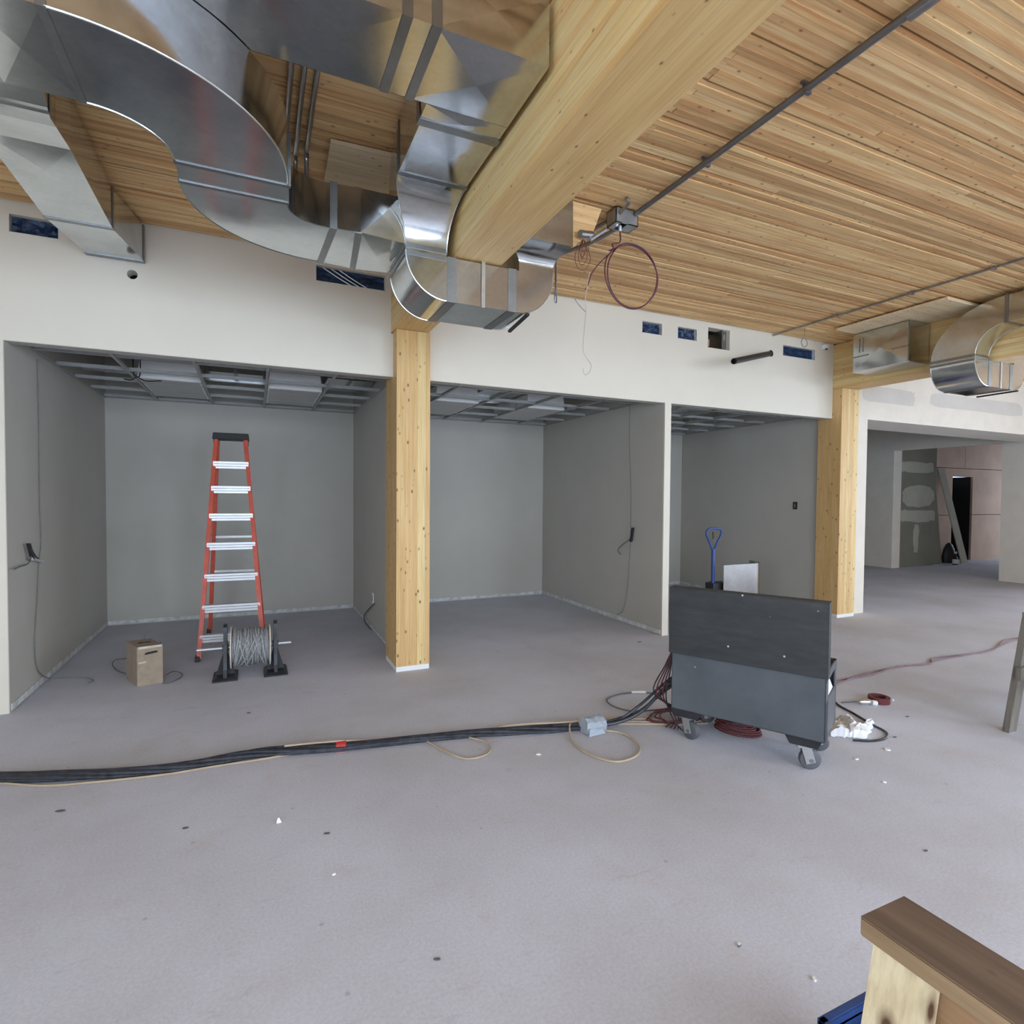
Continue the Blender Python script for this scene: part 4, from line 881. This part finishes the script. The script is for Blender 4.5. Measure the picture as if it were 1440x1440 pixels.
r = thing('extension_cord', 'tangle of dark red cord on the floor at the end of the chest', 'cord', at(940, 1015, Z=0))
rr_ = random.Random(4)
for k in range(4):
    c_ = at(940+6*k, 1008, Z=.01+.008*k); pts = [c_+Vector((.17*math.cos(a*PI/5+k)*(1+rr_.uniform(-.2, .2)), .11*math.sin(a*PI/5+k)*(1+rr_.uniform(-.2, .2)), rr_.uniform(0, .01))) for a in range(10)]
    obj('cord', MB().tube(pts, .0055, 6, closed=True, smooth=4), 'cable_red', r)
r = thing('red_cord_coil', 'coil of dark red cord on the floor under the chest', 'cord', c0+uu*.45+vv*.25)
for k in range(7):
    c_ = Vector((3.07+.012*(k % 3), 2.90+.008*k, .008+.009*k)); R_ = .135-.006*k
    obj('cord', MB().tube([c_+uu*(R_*1.15*math.cos(a*PI/6))+vv*(R_*.75*math.sin(a*PI/6)) for a in range(12)], .006, 6, closed=True, smooth=3), 'cable_red', r)
gl = [at(x, y, Z=.008) for x, y in ((935, 976), (908, 974), (888, 974), (868, 977), (854, 983), (857, 990), (870, 996), (890, 1000), (925, 998), (940, 996))]
r = thing('grey_wire_loop', 'thin grey wire loop with a white tip on the floor near the chest', 'wire', gl[4])
obj('wire', MB().tube(gl, .0055, 6, smooth=5), 'wire_grey', r)
obj('white_tip', MB().cyl(gl[1]+Vector((0, 0, .005)), gl[2]+Vector((0, 0, .005)), .010, 8), 'white', r)
bl = [at(x, y, Z=.008) for x, y in ((1165, 978), (1180, 992), (1200, 1003), (1225, 1018), (1242, 1027), (1248, 1033), (1243, 1039), (1225, 1042), (1200, 1041))]
solo('black_cable', MB().tube(bl, .008, 7, smooth=6), 'cable_black', 'single black cable looping out from under the chest past the white rag', 'cable')
# white rag
rg = random.Random(11); o0 = at(1190, 1030, Z=0); vs = []; fs = []; n1, n2 = 16, 10
A0, B0 = at(1163, 1036, Z=0), at(1219, 1040, Z=0); A1 = at(1180, 1010, Z=0)
for i in range(n1+1):
    for j in range(n2+1):
        u_, v_ = i/n1, j/n2
        p = A0+(B0-A0)*u_+(A1-A0)*v_*(.45+.55*abs(math.cos(u_*2.6)))
        ed = i in (0, n1) or j in (0, n2)
        vs.append((p.x+rg.uniform(-.012, .012), p.y+rg.uniform(-.012, .012), .004 if ed else .02+.045*abs(math.sin(5*u_+3*v_))*math.sin(PI*u_)+rg.uniform(0, .02)))
for i in range(n1):
    for j in range(n2): fs.append((i*(n2+1)+j, (i+1)*(n2+1)+j, (i+1)*(n2+1)+j+1, i*(n2+1)+j+1))
solo('rag', MB().add(vs, fs), 'rag', 'crumpled white rag on the floor beside the chest', 'rag')
q = at(1236, 987, Z=0)
r = thing('tape_roll', 'dark red ring lying on the floor beside the shiny plug', 'tape roll', q)
obj('ring', MB().lathe((q.x, q.y, 0), (0, 0, 1), [(0, .05), (.0, .078), (.045, .078), (.045, .05), (0, .05)], 28), 'cable_red', r)
for s in (-1, 1): obj('rivet', MB().cyl((q.x+s*.074*RT.x, q.y+s*.074*RT.y-.03, .025), (q.x+s*.083*RT.x, q.y+s*.083*RT.y-.035, .025), .010, 8), 'white', r)
q = at(1217, 991, Z=0)
r = thing('plug_connector', 'shiny clear plug connector on the floor beside the dark red ring', 'plug', q)
obj('plug_body', MB().lathe((q.x-.05, q.y+.02, .025), (1, -.5, 0), [(0, .012), (.02, .024), (.07, .026), (.09, .018)], 12), 'chan', r)
obj('plug_face', MB().cyl((q.x+.03, q.y-.03, .022), (q.x+.065, q.y-.045, .018), .02, 12), 'white', r)
obj('prong', MB().bar((q.x-.06, q.y+.03, .02), (q.x-.16, q.y+.09, .01), (.004, .004, 0), (0, 0, .004)), 'rubber', r, smooth=False)
for k, off in enumerate((0, .06)):
    pu = [at(x, y+(3 if k and 1 < i_ < 4 else 0), Z=.008)+Vector((0, off*(1 if i_ % 2 else -.3), 0)) for i_, (x, y) in enumerate(((1150, 972), (1182, 960), (1220, 946), (1270, 937), (1305, 933), (1325, 927), (1390, 915), (1425, 901), (1470, 893)))]
    solo('mauve_cord', MB().tube(pu, .008, 6, smooth=5), 'cable_mauve', 'long dusty mauve cord snaking over the floor from the chest towards the sawhorse', 'cord', 'two mauve cords on the floor')

# ================================================================== SAWHORSES
def sawhorse(loc, rz, hgt, Lh, mats, label, wd=.14, legw=.045):
    r = thing('sawhorse', label, 'sawhorse', loc, rz)
    top, edge, leg = mats
    obj('top_plank', MB().box(-wd/2, -Lh, hgt-.038, wd/2, 0, hgt), edge, r, world=False, smooth=False, bevel=.003)
    if top != 'grey_lumber': obj('weathered_face', MB().box(-wd/2+.001, -Lh, hgt, wd/2-.001, -.001, hgt+.0015), top, r, world=False, smooth=False, label='dark dirty top face of the plank')
    obj('rail', MB().box(-.019, -Lh+.05, hgt-.038-.14, .019, -.03, hgt-.039), edge, r, world=False, smooth=False)
    for ye in (-.02, -Lh+.13):
        for s in (-1, 1):
            x0 = s*(wd/2-.024); x1 = s*(wd/2+.14)
            yy = ye-.055
            obj('leg', MB().loft([[(x1-.02, yy-.05, 0), (x1+.02, yy-.05, 0), (x1+.02, yy+.05, 0), (x1-.02, yy+.05, 0)], [(x0-.02, yy-.05, hgt-.039), (x0+.02, yy-.05, hgt-.039), (x0+.02, yy+.05, hgt-.039), (x0-.02, yy+.05, hgt-.039)]]), leg, r, world=False, smooth=False)
        yb = ye-.115 if ye > -.5 else ye+.002
        obj('brace', MB().box(-wd/2-.06, yb, hgt*.5-.05, wd/2+.06, yb+.012, hgt*.5+.05), edge, r, world=False, smooth=False)
    return r
P0 = at(1207, 1287, Z=.80); P1 = at(1274, 1262, Z=.80)
sawhorse((float((P0.x+P1.x)/2), float(P1.y+.004), 0), 0.0, .80, 1.25, ('plank_brown', 'plank_edge', 'pine'), 'sawhorse with dark brown plank top and pale knotty pine legs')
FS = at(1419, 1028, Z=0)
r = thing('sawhorse', 'weathered grey wooden sawhorse standing on the floor past the chest', 'sawhorse', (FS.x+.45, FS.y-.02, 0), 0)
fx, fy = FS.x, FS.y
for dx_, s in ((0, 1), (1.0, -1)):
    for dy in (0, -.34):
        sy = 1 if dy == 0 else -1
        obj('leg', MB().loft([ring_xy(0, fx+dx_-.05, fx+dx_+.05, fy+dy-.02, fy+dy+.02), ring_xy(.82, fx+dx_-.05+s*.03, fx+dx_+.05+s*.03, fy+dy-.02-sy*.08, fy+dy+.02-sy*.08)]), 'grey_lumber', r, smooth=False)
obj('top_plank', MB().box(fx-.04, fy-.27, .822, fx+1.08, fy-.07, .86), 'grey_lumber', r, smooth=False)
obj('rail', MB().box(fx+.02, fy-.19, .70, fx+1.02, fy-.15, .82), 'grey_lumber', r, smooth=False)
for yb in (fy-.072, fy-.335): obj('brace', MB().box(fx-.07, yb-.015+(0 if yb < fy-.1 else .0), .39, fx+1.10, yb+.015, .48), 'grey_lumber', r, smooth=False)
# blue crate just showing at the bottom edge, beside the near sawhorse
q = at(1148, 1430, Z=.29)
r = thing('blue_crate', 'blue plastic crate on the floor under the brown topped sawhorse', 'crate', (q.x+.15, q.y-.2, 0))
x0, y1 = q.x+.012, q.y-.012
b = MB().box(x0, y1-.20, 0, x0+.30, y1, .012).box(x0, y1-.012, 0, x0+.30, y1, .27).box(x0, y1-.20, 0, x0+.30, y1-.188, .27).box(x0, y1-.20, 0, x0+.012, y1, .27).box(x0+.288, y1-.20, 0, x0+.30, y1, .27)
obj('crate_body', b, 'bluebox', r, smooth=False)
obj('rim', MB().box(x0-.012, y1-.212, .26, x0+.312, y1-.188, .29).box(x0-.012, y1-.012, .26, x0+.312, y1+.012, .29).box(x0-.012, y1-.21, .26, x0+.012, y1+.01, .29).box(x0+.288, y1-.21, .26, x0+.312, y1+.01, .29), 'bluebox', r, smooth=False, bevel=.004)

# ================================================================== THINGS LEANING IN THE FAR ROOM
r = None
a = Vector((16.15, 8.72, 2.44)); c = Vector((16.62, 8.36, .0))
solo('leaning_board', MB().bar(c+Vector((0, 0, .0)), a, (.14, 0, .0), (0, .012, .0)), 'green_mud', 'long drywall offcut leaning diagonally across the dark doorway in the far room', 'board', smooth=False)
solo('leaning_board', MB().bar((15.75, 8.52, 0), (15.72, 8.73, 2.35), (.17, 0, 0), (0, .012, 0)), 'green_board', 'upright drywall offcut leaning on the pinkish far wall next to the green drywall', 'board', smooth=False)
q = Vector((16.05, 8.55, 0))
r = thing('bottle', 'small dark bottle with white label standing on the far room floor', 'bottle', (16.0, 8.25, 0))
obj('bottle_body', MB().lathe((16.0, 8.25, 0), (0, 0, 1), [(0, .06), (.16, .06), (.2, .03), (.28, .025)], 16), 'black', r)
obj('label', MB().lathe((16.0, 8.25, .03), (0, 0, 1), [(0, .0615), (.11, .0615)], 16), 'white', r)
obj('cap', MB().lathe((16.0, 8.25, .28), (0, 0, 1), [(0, .03), (.05, .03)], 12), 'white', r)
solo('bag', MB().loft([[(16.38+.2*s_*math.cos(k*PI/6), 8.60+.13*s_*math.sin(k*PI/6), z) for k in range(12)] for z, s_ in ((0, .95), (.15, 1.05), (.35, .8), (.48, .45), (.52, .1))]), 'black', 'dark bag slumped on the floor beside the leaning drywall offcut', 'bag')

# ================================================================== SMALL DEBRIS ON THE FLOOR
rd = random.Random(21)
def chip(x, y, mat, s, label, group=None, z=.004, asp=2.2):
    p = at(x, y, Z=0); a = rd.uniform(-.6, .6); pts = []
    for k in range(7):
        t = 2*PI*k/7; q = s*(1+rd.uniform(-.3, .3)); u_, v_ = q*asp*math.cos(t)*.5, q*math.sin(t)*.5
        pts.append((p.x+u_*math.cos(a)-v_*math.sin(a), p.y+u_*math.sin(a)+v_*math.cos(a), .0005))
    solo('debris_chip', MB().poly(pts, (0, 0, z)), mat, label, 'debris', group, smooth=False)
for x, y, s in ((85, 1141, .028), (261, 1165, .02), (460, 1173, .018), (899, 903, .035), (1302, 1197, .015), (1040, 1330, .012), (615, 1350, .014), (1258, 1037, .02), (1276, 1008, .02), (350, 1003, .02)):
    chip(x, y, 'wire_grey', s*.75, 'small dark scrap lying on the bare concrete floor', 'dark scraps on the floor')
for x, y, s in ((757, 1061, .02), (1205, 1068, .016), (1248, 1054, .03), (1243, 1100, .016), (1040, 1329, .012), (1145, 1378, .012), (470, 1230, .01)):
    chip(x, y, 'white', s, 'small white scrap lying on the bare concrete floor', 'white scraps on the floor', .006, 1.5)
p = at(393, 1156, Z=0)
solo('paper_scrap', MB().loft([[(p.x-.014, p.y-.008, .0), (p.x+.010, p.y-.006, .0), (p.x+.006, p.y+.010, .0)], [(p.x-.010, p.y-.004, .020), (p.x-.002, p.y-.003, .026), (p.x-.006, p.y+.003, .016)]]), 'white', 'folded white paper scrap standing up on the open concrete floor', 'scrap', smooth=False)
